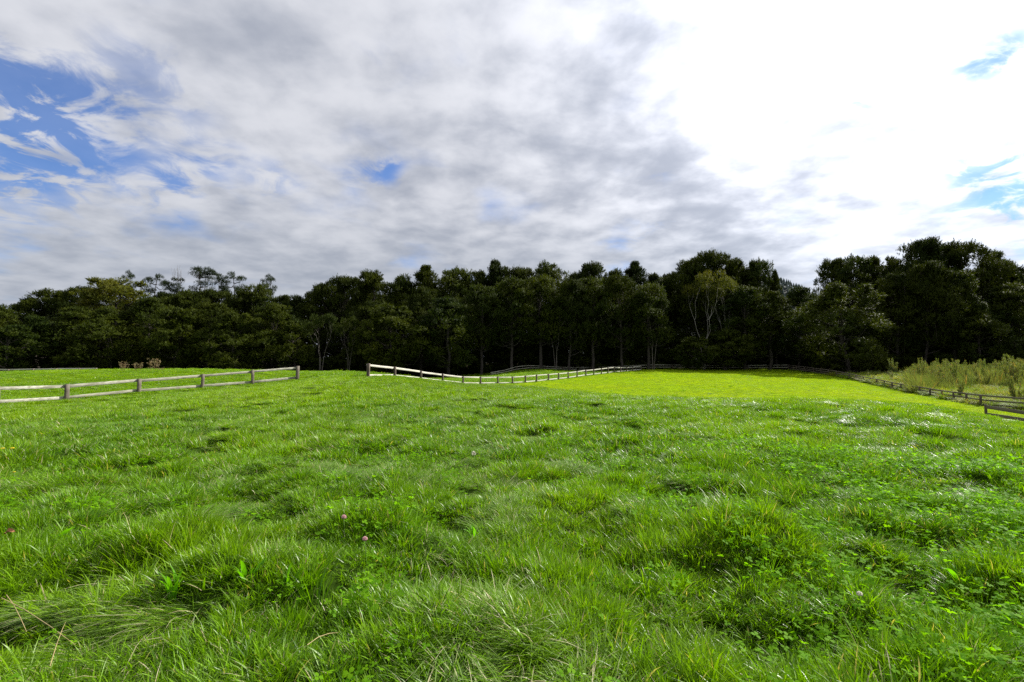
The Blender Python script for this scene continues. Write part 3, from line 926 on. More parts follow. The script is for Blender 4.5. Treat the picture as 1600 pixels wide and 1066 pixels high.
def limb(mb, a, b, r0, r1, g, bow=.12, n=5, sides=5):
    a, b = np.asarray(a, float), np.asarray(b, float)
    L = np.linalg.norm(b - a)
    t_ = np.linspace(0, 1, n)[:, None]
    off = g.normal(size=3) * bow * L
    mid = np.sin(math.pi * t_) * off
    pts = a + (b - a) * t_ + mid + np.array([0, 0, -.08 * L]) * np.sin(math.pi * t_)
    pts[1:-1] += g.normal(0, .02 * L, (n - 2, 3))
    mb.tube(pts, np.linspace(r0, r1, n), sides)
    return pts

def make_dense(seed, H=22, Rc=6.2, cb=.14, npl=96, mat='dark_leaf', bark='bark', top=.55, lean=0.5, plume=1.55, slen=.85, nsp=36, bulge=.75, openness=0.0):
    """evergreen with a lumpy crown of plumes held by limbs"""
    g = np.random.default_rng(seed)
    mb = MB()
    lx, ly = g.normal(0, lean, 2)
    tn = 7
    tp = np.column_stack([np.linspace(0, lx, tn) + g.normal(0, .15, tn), np.linspace(0, ly, tn) + g.normal(0, .15, tn), np.linspace(-.3, H * .88, tn)])
    tp[0, :2] = 0
    mb.tube(tp, np.linspace(.42, .07, tn) * H / 22, 8)
    C, RA = [], []
    k = 0
    # a few leading heads so the outline is uneven
    heads = [(g.uniform(-.45, .45) * Rc, g.uniform(-.45, .45) * Rc, H * g.uniform(.90, .965)) for _ in range(3)] + [(lx, ly, H * .965)]
    lob = g.uniform(0, 6.28, 3)
    while k < npl:
        t_ = g.uniform(0, 1) ** .9
        z = H * (cb + (1 - cb) * t_ * .97)
        prof = (math.sin(math.pi * min(t_ * bulge + .17, 1.0)) ** .8)
        a = g.uniform(0, 6.28)
        rmax = Rc * prof * (1 + .22 * math.sin(2 * a + lob[0] + 5 * t_) + .18 * math.sin(3 * a + lob[1] - 7 * t_))
        rr_ = rmax * g.uniform(.35, 1.0) ** .5
        if g.uniform() < openness and rr_ > rmax * .5: continue
        cx = lx * t_ + rr_ * math.cos(a); cy = ly * t_ + rr_ * math.sin(a)
        c_ = np.array([cx, cy, z + .12 * rr_])
        C.append(c_); RA.append(plume * g.uniform(.65, 1.3) * (1.1 - .35 * t_))
        if k % 3 == 0:
            zs = max(H * cb * .8, z - rr_ * g.uniform(.3, .7))
            f = min(zs / (H * .88), 1)
            st = np.array([lx * f, ly * f, zs])
            limb(mb, st, c_, .13 * H / 22 * (1.2 - t_), .03, g)
        k += 1
    for hx, hy, hz in heads:
        for q in range(3):
            C.append(np.array([hx + g.normal(0, .6), hy + g.normal(0, .6), hz - q * 1.1])); RA.append(plume * (.45 + .25 * q))
        limb(mb, (lx * .7, ly * .7, H * .6), (hx, hy, hz - .5), .10, .03, g)
    V, F3, vv = sprays(np.array(C), np.array(RA), nsp, 9, seed + 500, slen=slen)
    return mb.mesh('trunk', M[bark]), crown_mesh('crown', M[mat], V, F3, vv), H

def make_pine(seed, H=20, pads=15, spread=4.5):
    """old pine: bare crooked stem and flat wind-shaped pads of needles at the top"""
    g = np.random.default_rng(seed)
    mb = MB()
    tn = 8
    tp = np.column_stack([np.cumsum(g.normal(0, .28, tn)), np.cumsum(g.normal(0, .28, tn)), np.linspace(-.3, H * .93, tn)])
    tp[0, :2] = 0
    mb.tube(tp, np.linspace(.34, .07, tn), 7)
    C, RA = [], []
    for i in range(pads):
        f = g.uniform(.52, .97)
        base = np.array([np.interp(f * H, tp[:, 2], tp[:, 0]), np.interp(f * H, tp[:, 2], tp[:, 1]), f * H * .93])
        a = g.uniform(0, 6.28); L = spread * g.uniform(.35, 1) * (1.25 - .6 * (f - .6) / .37)
        e = base + np.array([L * math.cos(a), L * math.sin(a), L * g.uniform(.15, .45)])
        e[2] = min(e[2], H * .97)
        pts = limb(mb, base, e, .10, .03, g, .10, 6)
        for q in (-1, -2):
            for _ in range(2):
                C.append(pts[q] + g.normal(0, .6, 3) * [1, 1, .3] + [0, 0, .25]); RA.append(g.uniform(.7, 1.25))
    for _ in range(5):
        C.append(tp[-1] + g.normal(0, .8, 3) * [1, 1, .4] + [0, 0, .3]); RA.append(g.uniform(.6, 1.0))
    V, F3, vv = sprays(np.array(C), np.array(RA), 42, 8, seed + 900, slen=.5, llen=.24, lw=.06, up=.5, lower=.3, flat=.45)
    return mb.mesh('trunk', M['bark']), crown_mesh('crown', M['pine_leaf'], V, F3, vv), H

def grow(mb, p, d, L, r_, lev, g, tips, spread=.5, up=.25, sides=5, kids=(2, 4)):
    e = p + d * L
    pts = limb(mb, p, e, r_, r_ * .62, g, .07, 5, sides)
    if lev == 0:
        tips.append((pts[-1], d)); return
    for _ in range(g.integers(*kids)):
        nd = norm(d + g.normal(0, spread, 3) + [0, 0, up])
        grow(mb, pts[-1], nd, L * g.uniform(.6, .85), r_ * .6, lev - 1, g, tips, spread, up, max(sides - 1, 3), kids)

def make_flared(seed, H=16, mat='olive_leaf', bark='pale_bark', stems=3, crown=True, lift=.3, levels=3, thick=.095, plume=1.15, nsp=44):
    """several pale stems fanning upward to a thin cap of foliage"""
    g = np.random.default_rng(seed)
    mb = MB(); tips = []
    for i in range(stems):
        a = i * 6.28 / stems + g.normal(0, .4)
        d = norm([math.cos(a) * .35, math.sin(a) * .35, 1])
        b = np.array([math.cos(a) * .15, math.sin(a) * .15, -.3])
        p = b + norm(d * [.35, .35, 1]) * H * lift
        mb.tube(np.array([b, b * .6 + p * .4 + g.normal(0, .1, 3), p]), [thick, thick * .85, thick * .75], 7)
        grow(mb, p, d, H * .21, thick * .72, levels, g, tips, .42, .22)
    P_ = np.array([t_[0] for t_ in tips])
    zmax = P_[:, 2].max()
    V = None
    tm = mb.mesh('trunk', M[bark])
    if not crown:
        return tm, None, zmax
    sel = P_[P_[:, 2] > zmax * .52]
    RA = g.uniform(.7, 1.25, len(sel)) * plume
    V, F3, vv = sprays(sel, RA, nsp, 9, seed + 1300, slen=.5, llen=.24, lw=.09, flat=.7)
    return tm, crown_mesh('crown', M[mat], V, F3, vv), zmax + plume * .8

PROTO = {
    'dense0': make_dense(101), 'dense1': make_dense(102, Rc=5.8, cb=.20, npl=90, bulge=.85),
    'dense2': make_dense(103, Rc=6.8, cb=.22, npl=100, lean=.9, openness=.15),
    'dense3': make_dense(104, mat='green_leaf', Rc=5.4, cb=.30, npl=80, openness=.2, bulge=.7),
    'dense4': make_dense(105, Rc=6.2, cb=.14, npl=96, mat='green_leaf', bulge=.8),
    'spire': make_dense(106, Rc=5.0, cb=.2, npl=80, bulge=.93, plume=1.3),
    'round': make_dense(107, H=14, Rc=4.9, cb=.08, npl=80, mat='green_leaf', plume=1.15, slen=.6),
    'broad': make_dense(108, H=18, Rc=6.6, cb=.04, npl=120, mat='green_leaf', plume=1.35, bulge=.92),
    'yellow': make_dense(109, H=20, Rc=5.4, cb=.15, npl=80, mat='olive_leaf', plume=1.3),
    'pine0': make_pine(201), 'pine1': make_pine(202, pads=12, spread=3.8), 'pine2': make_pine(203, pads=20, spread=5),
    'flared0': make_flared(301), 'flared1': make_flared(302, bark='mid_bark', mat='green_leaf'),
    'dead': make_flared(303, bark='mid_bark', crown=False, stems=2, thick=.20, levels=3), 'bush': make_dense(110, H=5, Rc=2.6, cb=.0, npl=34, mat='dark_leaf', plume=.8, slen=.5, nsp=30, bulge=.8, lean=.1),
}
EXT = {}
for k, (tm, cm, H) in PROTO.items():
    me = cm or tm
    co = np.empty(len(me.vertices) * 3, np.float32); me.vertices.foreach_get('co', co); co = co.reshape(-1, 3)
    EXT[k] = (float(np.percentile(co[:, 2], 99.9)), float(np.percentile(np.hypot(co[:, 0], co[:, 1]), 96)))

def tree(kind, x, ytop, d, label, hw=None, name='evergreen_tree', cat='tree', group=None, rot=None, sink=0.2):
    """a tree whose foot stands d metres ahead in the direction x and whose top reaches ytop; hw: half width"""
    tm, cm, H = PROTO[kind]
    p = at(x, ytop, d)
    g_ = gz1(p[0], p[1])
    s = (p[2] - g_) / EXT[kind][0]
    w = s if hw is None else min(max(hw / 760 * d / EXT[kind][1], s * .35), s * 1.6)
    root = link(name, None, loc=(p[0], p[1], g_ - sink))
    root.rotation_euler = (0, 0, random.uniform(0, 6.28) if rot is None else rot)
    root.scale = (w, w, s)
    tag(root, label, cat, group)
    link('trunk', tm, root)
    if cm: link('crown', cm, root)
    return root

SKY = [
 ('dense4', 2, 474, 24, 98, 'dark bushy tree cut off by the left edge of the wood'),
 ('dense1', 45, 463, 30, 118, 'low rounded tree starting the skyline at the left end of the wood'),
 ('dense0', 86, 450, 32, 120, 'second rounded dark tree from the left end of the skyline'),
 ('dense2', 130, 448, 32, 122, 'level-topped dark tree just left of the olive crown'),
 ('yellow', 188, 433, 46, 114, 'lighter olive-green tree bulging above the left skyline'),
 ('dense0', 248, 456, 32, 121, 'dark tree under the thin skyline pines, right of the olive crown'),
 ('dense4', 290, 452, 34, 118, 'dark crown directly beneath the bare dead branches on the skyline'),
 ('dense2', 335, 450, 36, 121, 'wide dark crown beneath the flat-topped pines'),
 ('dense1', 378, 452, 34, 119, 'dark tree at the right end of the flat-topped pines'),
 ('dense3', 404, 441, 22, 120, 'narrow dark tree touching the small lone skyline pine'),
 ('dense0', 456, 461, 28, 122, 'low dark crown at the dip in the skyline above the gatepost'),
 ('dense1', 500, 441, 30, 121, 'dark tree rising right of the skyline dip, above the gateway'),
 ('dense2', 538, 428, 36, 120, 'broad flat dark crown above the open gateway'),
 ('dense0', 592, 423, 32, 120, 'knobbly dark crown above the start of the white fence'),
 ('dense4', 630, 428, 30, 119, 'dark tree between two knobbly crowns above the white fence'),
 ('spire', 664, 413, 26, 120, 'pointed dark tree with a torn top left of a skyline notch'),
 ('dense3', 712, 416, 32, 121, 'dark open crown right of the skyline notch above the fence dip'),
 ('dense1', 746, 421, 26, 123, 'lower dark crown before the pointed crown over the fence dip'),
 ('spire', 776, 406, 26, 121, 'tall pointed dark tree above the lowest dip of the white fence'),
 ('dense2', 812, 414, 32, 122, 'dark tree of flat layered top right of the pointed crown'),
 ('dense3', 858, 409, 30, 121, 'tall square-shouldered dark tree above the knoll paddock'),
 ('dense1', 898, 424, 24, 124, 'lower dark crown filling a notch above the knoll'),
 ('dense0', 932, 411, 32, 122, 'rounded dark tree above the climbing end of the white fence'),
 ('dense4', 966, 419, 24, 121, 'slight dark crown beside the leaning tip over the fence end'),
 ('spire', 991, 407, 24, 123, 'dark tree with a leaning tip above the end of the white fence'),
 ('dense1', 1026, 425, 26, 124, 'low dark crown left of the tall group with pale branches'),
 ('dense0', 1068, 404, 34, 124, 'left shoulder of the tall group above the pale branches'),
 ('dense2', 1114, 394, 38, 123, 'highest dark dome rising behind the bare pale branches'),
 ('dense1', 1158, 402, 30, 122, 'tall dark crown right of the pale-branched tree'),
 ('dense3', 1186, 403, 22, 120, 'feathery tall tree left of the hill gap'),
 ('spire', 1211, 421, 10, 118, 'drooping narrow tree bordering the gap where the hill shows'),
 ('dense0', 1296, 402, 24, 120, 'tall dark tree just right of the hill gap'),
 ('dense3', 1330, 397, 30, 119, 'fine-topped dark tree above the broad sunlit-edged tree'),
 ('dense1', 1370, 398, 30, 117, 'even dark crown left of the highest tree in the wood'),
 ('dense2', 1426, 374, 40, 110, 'highest tree in the wood, a dark dome above the sloping fence'),
 ('dense0', 1466, 386, 30, 112, 'dark crown in the saddle between the two highest trees'),
 ('dense2', 1506, 377, 42, 108, 'layered high dark tree above the scrub, second highest'),
 ('dense4', 1552, 391, 32, 110, 'dark tree stepping down right of the layered high tree'),
 ('dense1', 1592, 414, 36, 106, 'dark tree cut off by the right edge of the wood'),
]
for q in SKY:
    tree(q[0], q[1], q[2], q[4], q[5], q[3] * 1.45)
FRONT = [
 ('round', 12, 505, 30, 92, 'low shaded tree at the foot of the wood, left edge'),
 ('broad', 62, 492, 40, 100, 'broad shaded tree in front, over the pale far fence rail'),
 ('dense4', 125, 478, 38, 104, 'front tree below the level-topped crown'),
 ('broad', 175, 480, 44, 101, 'front tree below the olive crown with sunlit layers'),
 ('dense4', 232, 462, 34, 105, 'front tree with catching light right of the olive crown'),
 ('round', 275, 480, 36, 101, 'rounded front tree behind the tall dry weeds'),
 ('dense0', 325, 470, 34, 104, 'shaded front tree above the third post of the grey fence'),
 ('broad', 372, 486, 38, 101, 'wide shaded front tree above the fourth grey fence post'),
 ('dense4', 425, 472, 34, 105, 'front tree below the lone small skyline pine'),
 ('round', 462, 500, 26, 104, 'small dark front tree behind the left gatepost'),
 ('dense0', 575, 470, 30, 108, 'shaded front tree behind the small umbrella-crowned one'),
 ('round', 612, 476, 40, 101, 'round leafy light-green tree in front, right of the gateway'),
 ('dense1', 660, 446, 26, 107, 'slim front tree between the round leafy tree and plumed tree'),
 ('dense4', 702, 463, 36, 103, 'plumed front tree with light-catching tufts over the fence dip'),
 ('dense3', 752, 442, 30, 108, 'bare-stemmed front tree with small sunlit shelf of leaves'),
 ('dense3', 800, 433, 30, 109, 'thin-trunked front tree above the lowest white fence panels'),
 ('dense3', 845, 428, 32, 110, 'front tree standing behind the grassy knoll'),
 ('dense2', 888, 438, 30, 110, 'grey-trunked front tree right of the knoll'),
 ('dense3', 925, 430, 32, 112, 'front tree with sunlit shelf above the climbing white fence'),
 ('dense2', 972, 430, 32, 111, 'front tree behind the last posts of the white fence'),
 ('dense3', 1012, 440, 30, 111, 'bare-stemmed front tree left of the pale-branched one'),
 ('round', 1086, 525, 26, 107, 'low dark leafy tree at the foot of the bare-limbed pale tree'),
 ('round', 1132, 515, 28, 107.5, 'low dark leafy tree hiding the foot of the smaller pale-limbed tree'),
 ('dense4', 1160, 446, 34, 110, 'olive-tinted front tree right of the pale branches'),
 ('dense1', 1200, 455, 32, 109, 'thick-trunked front tree behind the far fence corner'),
 ('dense4', 1245, 447, 30, 110, 'light-tipped tree directly below the hill gap'),
 ('broad', 1322, 441, 54, 97, 'broad conical tree in front with sunlit right flank'),
 ('dense1', 1398, 424, 32, 103, 'shaded front tree right of the broad conical one'),
 ('dense2', 1440, 410, 36, 101, 'bare-trunked front tree above the start of the scrub'),
 ('dense3', 1486, 420, 34, 100, 'shaded front tree above the middle of the scrub'),
 ('broad', 1525, 472, 38, 97, 'front tree with layered sunlit shoulder above the scrub'),
 ('dense4', 1582, 440, 38, 97, 'front tree with lit edge at the right end of the wood'),
]
for q in FRONT:
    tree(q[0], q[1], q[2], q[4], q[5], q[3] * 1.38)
tree('flared1', 503, 488, 98, 'small tree with fanned grey stems in front of the wood at the gateway', 28, name='slender_tree')
tree('flared1', 546, 493, 99, 'small umbrella-crowned tree with a pale crooked stem by the gateway', 20, name='slender_tree')
tree('flared0', 1098, 424, 111.5, 'pale bare-limbed tree with thin grey-green crown right of centre', 44, name='slender_tree', rot=.6)
tree('flared0', 1132, 432, 112.5, 'smaller pale-limbed tree just right of the bare-limbed one', 26, name='slender_tree', rot=2.2)
tree('flared1', 868, 470, 108, 'grey-limbed slender tree standing right of the knoll', 26, name='slender_tree', rot=1.0)
tree('flared1', 1020, 462, 109.5, 'slender grey-stemmed tree left of the pale bare-limbed one', 28, name='slender_tree', rot=4.0)
tree('pine1', 242, 426, 126, 'leftmost thin skyline pine leaning toward the olive crown', 25, name='pine_tree')
tree('pine2', 302, 415, 127, 'largest flat-topped pine on the left skyline', 34, name='pine_tree', rot=1.2)
tree('pine0', 340, 424, 128, 'flat-topped pine right of the largest one on the skyline', 28, name='pine_tree')
tree('pine1', 368, 424, 127, 'ragged pine at the right end of the skyline pines', 24, name='pine_tree', rot=3)
tree('pine0', 279, 432, 126, 'low dark pine beneath the dead branches', 24, name='pine_tree', rot=4)
tree('pine1', 424, 427, 130, 'small lone pine standing up from the left skyline', 17, name='pine_tree', rot=2)
tree('dead', 272, 413, 125, 'leafless dead tree with thin upright branches among the pines', 22, name='dead_tree')
tree('dead', 314, 424, 146, 'second leafless tree half hidden behind the largest pine', 14, name='dead_tree', rot=2)
tree('pine1', 205, 421, 119, 'single thin twiggy top poking above the olive crown', 6, name='slender_tree')
# trees deeper in the wood, closing it to the light behind
g = random.Random(5)
for i in range(84):
    x = -140 + (i % 42) * 45 + g.uniform(-12, 12) + (22 if i >= 42 else 0)
    top = np.interp(x, [-120, 0, 130, 450, 560, 800, 1000, 1110, 1205, 1242, 1262, 1315, 1430, 1600, 1760], [480, 486, 460, 474, 440, 426, 432, 412, 452, 466, 462, 424, 396, 424, 440]) + g.uniform(3, 13) + (14 if i >= 42 else 0)
    tree(g.choice(['dense0', 'dense1', 'dense4', 'broad']), x, top, (128 if i < 42 else 139) + g.uniform(0, 6), 'dark evergreen deeper in the wood, seen only through gaps between the front trees', 46, group='trees deeper in the wood')
for x, top, d in ((-40, 470, 112), (-90, 462, 108), (-70, 500, 96), (1640, 405, 104), (1690, 396, 100), (1745, 410, 98), (1635, 450, 94)):
    tree(g.choice(['dense0', 'dense2', 'dense4']), x, top, d, 'dark evergreen continuing the wood outside the frame', 38, group='trees beyond the frame')
for i in range(60):  # bushes added to stop light leaking through low between the trunks
    x = -60 + i * 29 + g.uniform(-8, 8)
    d = 116 + g.uniform(-1, 7) if x > 700 else 108 + g.uniform(-2, 8)
    if x > 1300: d = 103 + g.uniform(0, 7)
    if 1150 < x < 1300: d = 122 + g.uniform(0, 4)
    p0 = at(x, 560, d)
    gy = px_of(p0[0], p0[1], gz1(p0[0], p0[1]))[1]
    tree('bush', x, gy - g.uniform(30, 62), d, 'dark understorey bush added to keep light out between the trunks', 30, name='added_bush', cat='bush', group='added understorey bushes')

# ------------------------------------------------------------------ scrub beyond the right fence
def make_scrub(seed, H=2.2):
    """feathery upright young bush: several erect stems set with fine leaves"""
    g = np.random.default_rng(seed)
    mb = MB(); C, RA = [], []
    for i in range((7, 5, 9, 6, 8, 4, 7)[seed % 7]):
        a = g.uniform(0, 6.28); r_ = g.uniform(.05, .42)
        top = np.array([math.cos(a) * r_ * 1.9, math.sin(a) * r_ * 1.9, H * g.uniform(.40, 1)])
        b = np.array([math.cos(a) * r_ * .5, math.sin(a) * r_ * .5, -.1])
        mb.tube(np.array([b, (b + top) / 2 + g.normal(0, .04, 3), top]), [.018, .012, .005], 4)
        for f in np.linspace(.2, 1, 8):
            C.append(b + (top - b) * f); RA.append(.20 * (1.15 - .65 * f))
    V, F3, vv = sprays(np.array(C), np.array(RA), 9, 7, seed, slen=.22, llen=.12, lw=.035, up=1.3, flat=1.0)
    return mb.mesh('stem', M['mid_bark']), crown_mesh('foliage', M['scrub_leaf'], V, F3, vv)
SC = [make_scrub(400 + k) for k in range(7)]
g = random.Random(9)
cnt = 0
def scrub(x, d, h, label='feathery olive-green bush standing in the scrub behind the sloping fence', group='feathery bushes in the scrub', k=None):
    p = at(x, 600, d)
    g_ = gz1(p[0], p[1])
    root = link('scrub_bush', None, loc=(p[0], p[1], g_ - .05))
    s = h / 2.2
    w = s * (g.uniform(.42, .8) if h > 1.4 else g.uniform(1.4, 2.2))
    root.scale = (w, w, s)
    root.rotation_euler = (g.gauss(0, .09), g.gauss(0, .09), g.uniform(0, 6.28))
    tag(root, label, 'bush', group)
    tm, cm = SC[k if k is not None else g.randrange(7)]
    link('stem', tm, root); link('foliage', cm, root)
for i in range(290):
    x = g.uniform(1425, 1700)
    d = g.uniform(59, 84) if x < 1620 else g.uniform(52, 76)
    if x < 1460: d = g.uniform(68, 86)
    scrub(x, d, g.choice((1.3, 1.7, 2.1, 2.5, 2.9)) * g.uniform(.85, 1.1) * (1 + .2 * (x > 1550)))
for i in range(46):
    x = g.uniform(1345, 1470)
    scrub(x, g.uniform(80, 92) - (x - 1345) * .10, g.uniform(.7, 1.3), 'low olive bush in the tangled strip at the left end of the scrub', 'low bushes by the sloping fence')
scrub(1396, 84, 3.1, 'lone pale feathery bush at the left end of the scrub', None, 1)
scrub(1499, 50, 2.4, 'dark upright bush nearest the fence before the other scrub', None, 2)
scrub(1590, 46, 3.0, 'tall dark-stemmed bush close behind the fence at the right edge', None, 3)
scrub(1584, 78, 3.6, 'tall bushy shrub at the wood edge, right end of the scrub', None, 4)

# ------------------------------------------------------------------ tall dry weeds on the left crest
def make_weed(seed, H=1.1, n=13, spread=.6):
    g = np.random.default_rng(seed)
    mb, hd = MB(), []
    C, RA = [], []
    for i in range(n):
        a = g.uniform(0, 6.28); r_ = spread * math.sqrt(g.uniform())
        b = np.array([math.cos(a) * r_ * .5, math.sin(a) * r_ * .5, -.05]); t_ = np.array([math.cos(a) * r_, math.sin(a) * r_, H * g.uniform(.55, 1)])
        mb.tube(np.array([b, (b + t_) / 2 + g.normal(0, .03, 3), t_]), [.012, .009, .006], 4)
        for f in (.5, .7, .85, 1.0):
            C.append(b + (t_ - b) * f + g.normal(0, .05, 3)); RA.append(.06)
    V, F3, vv = sprays(np.array(C), np.array(RA), 3, 4, seed, slen=.09, llen=.06, lw=.04, up=.4)
    return mb.mesh('stem', M['dry_seed']), crown_mesh('seed_head', M['dry_seed'], V, F3, vv)
for i, (x, yt, w, lab) in enumerate([(193, 565, .9, 'leftmost clump of tall dry pale weeds on the left crest'), (216, 566, .8, 'middle reddish clump of dry weeds on the left crest'),
                                     (240, 560, 1.25, 'tallest clump of dry seeding weeds on the left crest'), (252, 574, .5, 'short dry weed right beside the tallest clump')]):
    tm, cm = make_weed(600 + i)
    d = 48.5
    p = at(x, yt, d); g_ = gz1(p[0], p[1])
    root = link('dry_weed', None, loc=(p[0], p[1], g_))
    root.scale = (w, w, (p[2] - g_) / 1.1)
    tag(root, lab, 'weed')
    link('stem', tm, root); link('seed_head', cm, root)

# ------------------------------------------------------------------ distant hill
hx0 = at(1205, 440, 900)
HV = []
nx_, ny_ = 60, 24
def hill_z(X, Y):
    c_ = at(1130, 425, 900)
    u = (X - c_[0]) / 230.0
    v = (Y - 900) / 260.0
    return -4 + 148 * np.exp(-(u ** 2) * .8 - v ** 2 * 1.2) * (1 + .05 * np.sin(X / 23.0) + .04 * np.sin(Y / 31.0))
hx, hy = np.meshgrid(np.linspace(-300, 1200, nx_), np.linspace(350, 1500, ny_))
hz = hill_z(hx, hy)
i_, j_ = np.meshgrid(np.arange(ny_ - 1), np.arange(nx_ - 1), indexing='ij')
qd = np.stack([i_ * nx_ + j_, i_ * nx_ + j_ + 1, (i_ + 1) * nx_ + j_ + 1, (i_ + 1) * nx_ + j_], -1).reshape(-1, 4)
M['hill'] = simple('hazed_hill_cover', (0.028, 0.042, 0.036), 0.95, 0.3, 0.05, 0.2, coord='Object')  # blue-green of the cover carries the haze of distance
hill = link('hill', mesh_np('hill', np.stack([hx, hy, hz], -1).reshape(-1, 3), qd, M['hill'], smooth=True))
tag(hill, 'distant conifer-covered hill showing in a gap of the tree line', 'hill', kind='structure')
g = np.random.default_rng(3)
n = 5200
X = g.uniform(250, 800, n); Y = g.uniform(640, 960, n); Z = hill_z(X, Y)
hgt = g.uniform(6, 11, n); wd = hgt * .2
ang = np.arange(5) * 2 * math.pi / 5
base = np.stack([X[:, None] + wd[:, None] * np.cos(ang), Y[:, None] + wd[:, None] * np.sin(ang), np.repeat(Z[:, None] + 1.0, 5, 1)], -1)
tip = np.stack([X, Y, Z + hgt], -1)[:, None]
V = np.concatenate([base, tip], 1).reshape(-1, 3)
o_ = np.arange(n)[:, None] * 6
F3 = np.concatenate([np.concatenate([o_ + k, o_ + (k + 1) % 5, o_ + 5], 1) for k in range(5)])
M['hazed_conifer'] = leafy('hazed_conifer', (0.022, 0.036, 0.034), (0.036, 0.052, 0.046), (0.03, 0.048, 0.044), .1, .8, .1)  # bluish haze painted into the needle colour, no air is built
hf = link('conifer_forest', mesh_np('conifer_forest', V, F3, M['hazed_conifer'], {'v': np.repeat(g.uniform(0, 1, n), 6), 't': np.ones(n * 6)}))
tag(hf, 'tiny conifers coloured bluish for haze, covering the distant hill', 'forest', kind='stuff')

# ------------------------------------------------------------------ flowers and weeds in the grass
def head_mesh(name, mat, rad, n=70, flat=.85, seed=0):
    """a clover head: a ball of little pointed florets"""
    g = np.random.default_rng(seed)
    i = np.arange(n) + .5
    ph = np.arccos(1 - 1.7 * i / n); th = math.pi * (1 + 5 ** .5) * i
    d = np.stack([np.cos(th) * np.sin(ph), np.sin(th) * np.sin(ph), np.cos(ph) * flat], -1)
    V, F_ = [], []
    for k in range(n):
        u = np.cross(d[k], [0.3, .2, 1]); u /= np.linalg.norm(u) + 1e-9
        w_ = np.cross(d[k], u)
        b = d[k] * rad * .35
        e = d[k] * rad * g.uniform(.9, 1.12)
        s = rad * .15
        m_ = d[k] * rad * .8
        V += [b, m_ + u * s, m_ + w_ * s, m_ - u * s, m_ - w_ * s, e]
        o = 6 * k
        F_ += [(o, o + 1, o + 2), (o, o + 2, o + 3), (o, o + 3, o + 4), (o, o + 4, o + 1), (o + 5, o + 2, o + 1), (o + 5, o + 3, o + 2), (o + 5, o + 4, o + 3), (o + 5, o + 1, o + 4)]
    return mesh_np(name, np.array(V), np.array(F_), mat)
def flower(name, x, y, h, rad, mat, label, cat='flower', flat=.85, n=70):
    X, Y, Z = hit(x, y, h)
    root = link(name, None, loc=(X, Y, Z))
    mb = MB(); mb.tube(np.array([[.02, .01, -.02], [.008, 0, h * .5], [0, 0, h - rad * .3]]), .0022, 5)
    link('stem', mb.mesh('stem', M['stem']), root)
    link('flower_head', head_mesh('flower_head', mat, rad, n, flat), root, (0, 0, h))
    return tag(root, label, cat)
flower('clover_flower', 1343, 931, .19, .016, M['clover_white'], 'white clover flower head in the grass low on the right')
flower('clover_flower', 537, 808, .22, .020, M['clover_pink'], 'upper pink clover flower head above a dark hollow')
flower('clover_flower', 570, 843, .22, .018, M['clover_pink'], 'lower pink clover flower head over the shaded hollow')
flower('seed_head', 740, 711, .22, .030, M['clover_white'], 'pale fluffy seed head standing in the pasture near the middle', 'flower', 1.2, 40)
flower('yellow_flower', 4, 701, .22, .022, M['yellow'], 'yellow flower at the very left edge, left one of the upper pair', flat=.4, n=40)
flower('yellow_flower', 19, 701, .22, .024, M['yellow'], 'yellow flower near the left edge, right one of the upper pair', flat=.4, n=40)
flower('yellow_flower', 22, 739, .2, .014, M['yellow'], 'small yellow flower alone below the upper pair', flat=.4, n=30)

def leaf_blade(L, w, bend, curl=.15, n=6, wavy=0.0, seed=0):
    """broad leaf along +x: midrib fold, pointed tip, arching"""
    g = np.random.default_rng(seed)
    V, Q = [], []
    for i in range(n + 1):
        s = i / n
        x = L * s * (1 - bend * .25 * s); z = L * bend * (s - .9 * s * s)
        hw_ = w * .5 * (math.sin(math.pi * min(.08 + s * .97, 1)) ** .7) + .0006
        wz = wavy * math.sin(i * 2.3)
        V += [(x, -hw_, z + curl * hw_ * 2 + wz), (x, 0, z), (x, hw_, z + curl * hw_ * 2 - wz)]
    for i in range(n):
        for k in range(2):
            a = i * 3 + k
            Q.append((a, a + 3, a + 4, a + 1))
    m_ = mesh_np('leaf', np.array(V), np.array(Q), M['weed'], {'v': np.full(len(V), g.uniform()), 't': np.ones(len(V))}, smooth=True)
    return m_
LEAVES = [leaf_blade(.18 + .03 * k, .020 + .004 * k, .5, wavy=.002, seed=k) for k in range(4)]
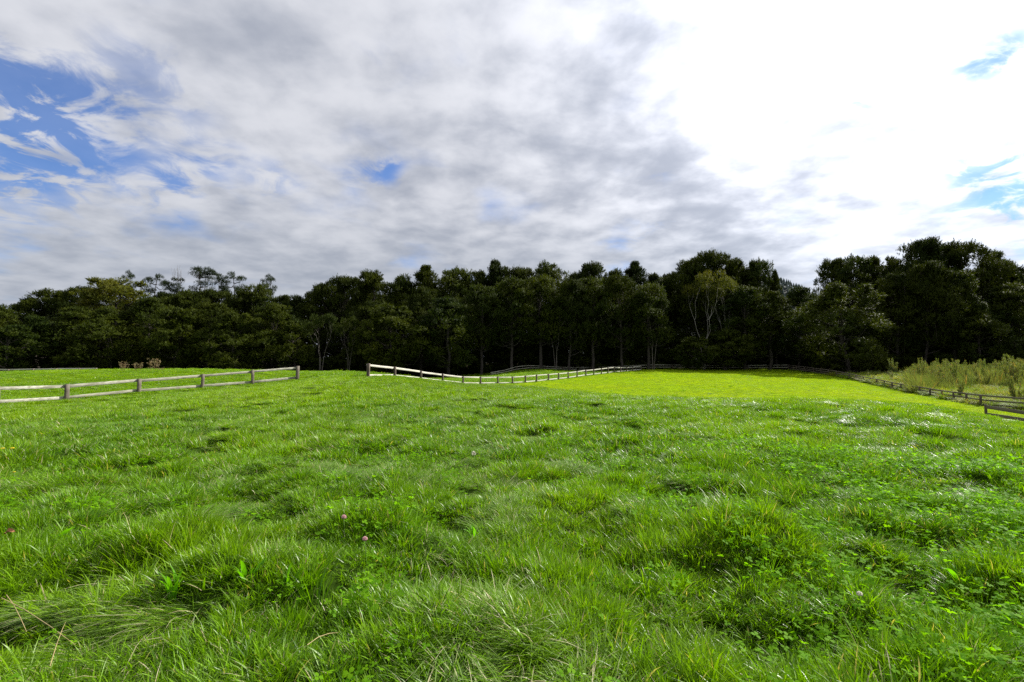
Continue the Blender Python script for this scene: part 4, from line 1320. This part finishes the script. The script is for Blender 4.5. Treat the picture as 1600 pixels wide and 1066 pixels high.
def dock(x, y, n, label, L=1.0, up=(60, 80), spread=1.0, seed=0, name='dock_plant'):
    g = random.Random(seed)
    X, Y, Z = hit(x, y, .05)
    root = link(name, None, loc=(X, Y, Z + .01))
    tag(root, label, 'plant')
    for i in range(n):
        o = link('leaf', LEAVES[g.randrange(4)], root)
        a = i * 6.28 / n + g.gauss(0, .25)
        o.location = (math.cos(a) * .02, math.sin(a) * .02, 0)
        o.rotation_euler = (g.gauss(0, .3), -R(g.uniform(*up)), a)
        s = L * .72 * g.uniform(.6, 1.25)
        o.scale = (s, s * 1.15, s)
dock(385, 905, 11, 'dock-like weed with upright bright leaves below the dark hollows', 1.15, (48, 82), seed=1)
dock(450, 915, 7, 'smaller upright broadleaf weed right of the bright-leaved one', .9, (45, 80), seed=2)
dock(740, 835, 8, 'broadleaf weed with pale curved leaves in the central grass', 1.0, (35, 75), seed=3)
dock(270, 930, 8, 'broad grey-green weed low on the left', 1.1, (40, 78), seed=4)
dock(75, 850, 8, 'low flat-leaved weed beside the rusty dead leaf', 1.4, (10, 40), seed=5)
dock(1165, 800, 7, 'weed on the grassy mound right of the middle', .9, (45, 80), seed=6)
dock(1500, 905, 9, 'broadleaf weed among the clover low on the right', 1.1, (20, 65), seed=7)
X, Y, Z = hit(14, 838, .14)
dl = link('dead_leaf', leaf_blade(.08, .035, .7, .5, 6, .006, 9), loc=(X - .03, Y, Z + .15))
dl.data.materials.clear(); dl.data.materials.append(M['dead_leaf'])
dl.rotation_euler = (.5, -.1, .2)
tag(dl, 'curled rusty dead leaf caught in the grass at the left edge', 'leaf')
def straw(x0, y0, x1, y1, h, label):
    a, b = hit(x0, y0, h), hit(x1, y1, h)
    A, B = Vector((a[0], a[1], a[2] + h)), Vector((b[0], b[1], b[2] + h * .8))
    mb = MB()
    v = np.array(B - A)
    mb.tube(np.array([[0, 0, 0], v * .35 + [0, 0, .015], v * .7 + [0, 0, .012], v]), [.0019, .0018, .0015, .0009], 5)
    o = link('straw', mb.mesh('straw', M['straw']), loc=A)
    tag(o, label, 'straw')
straw(2, 938, 118, 992, .22, 'long tan straw slanting down from the left edge')
straw(10, 930, 42, 974, .22, 'short pale straw crossing above the long tan one')
straw(78, 1042, 103, 962, .2, 'pale straw leaning upright low on the left')
straw(480, 1010, 528, 975, .2, 'pale bent straw beside the grassy hollow, low centre-left')
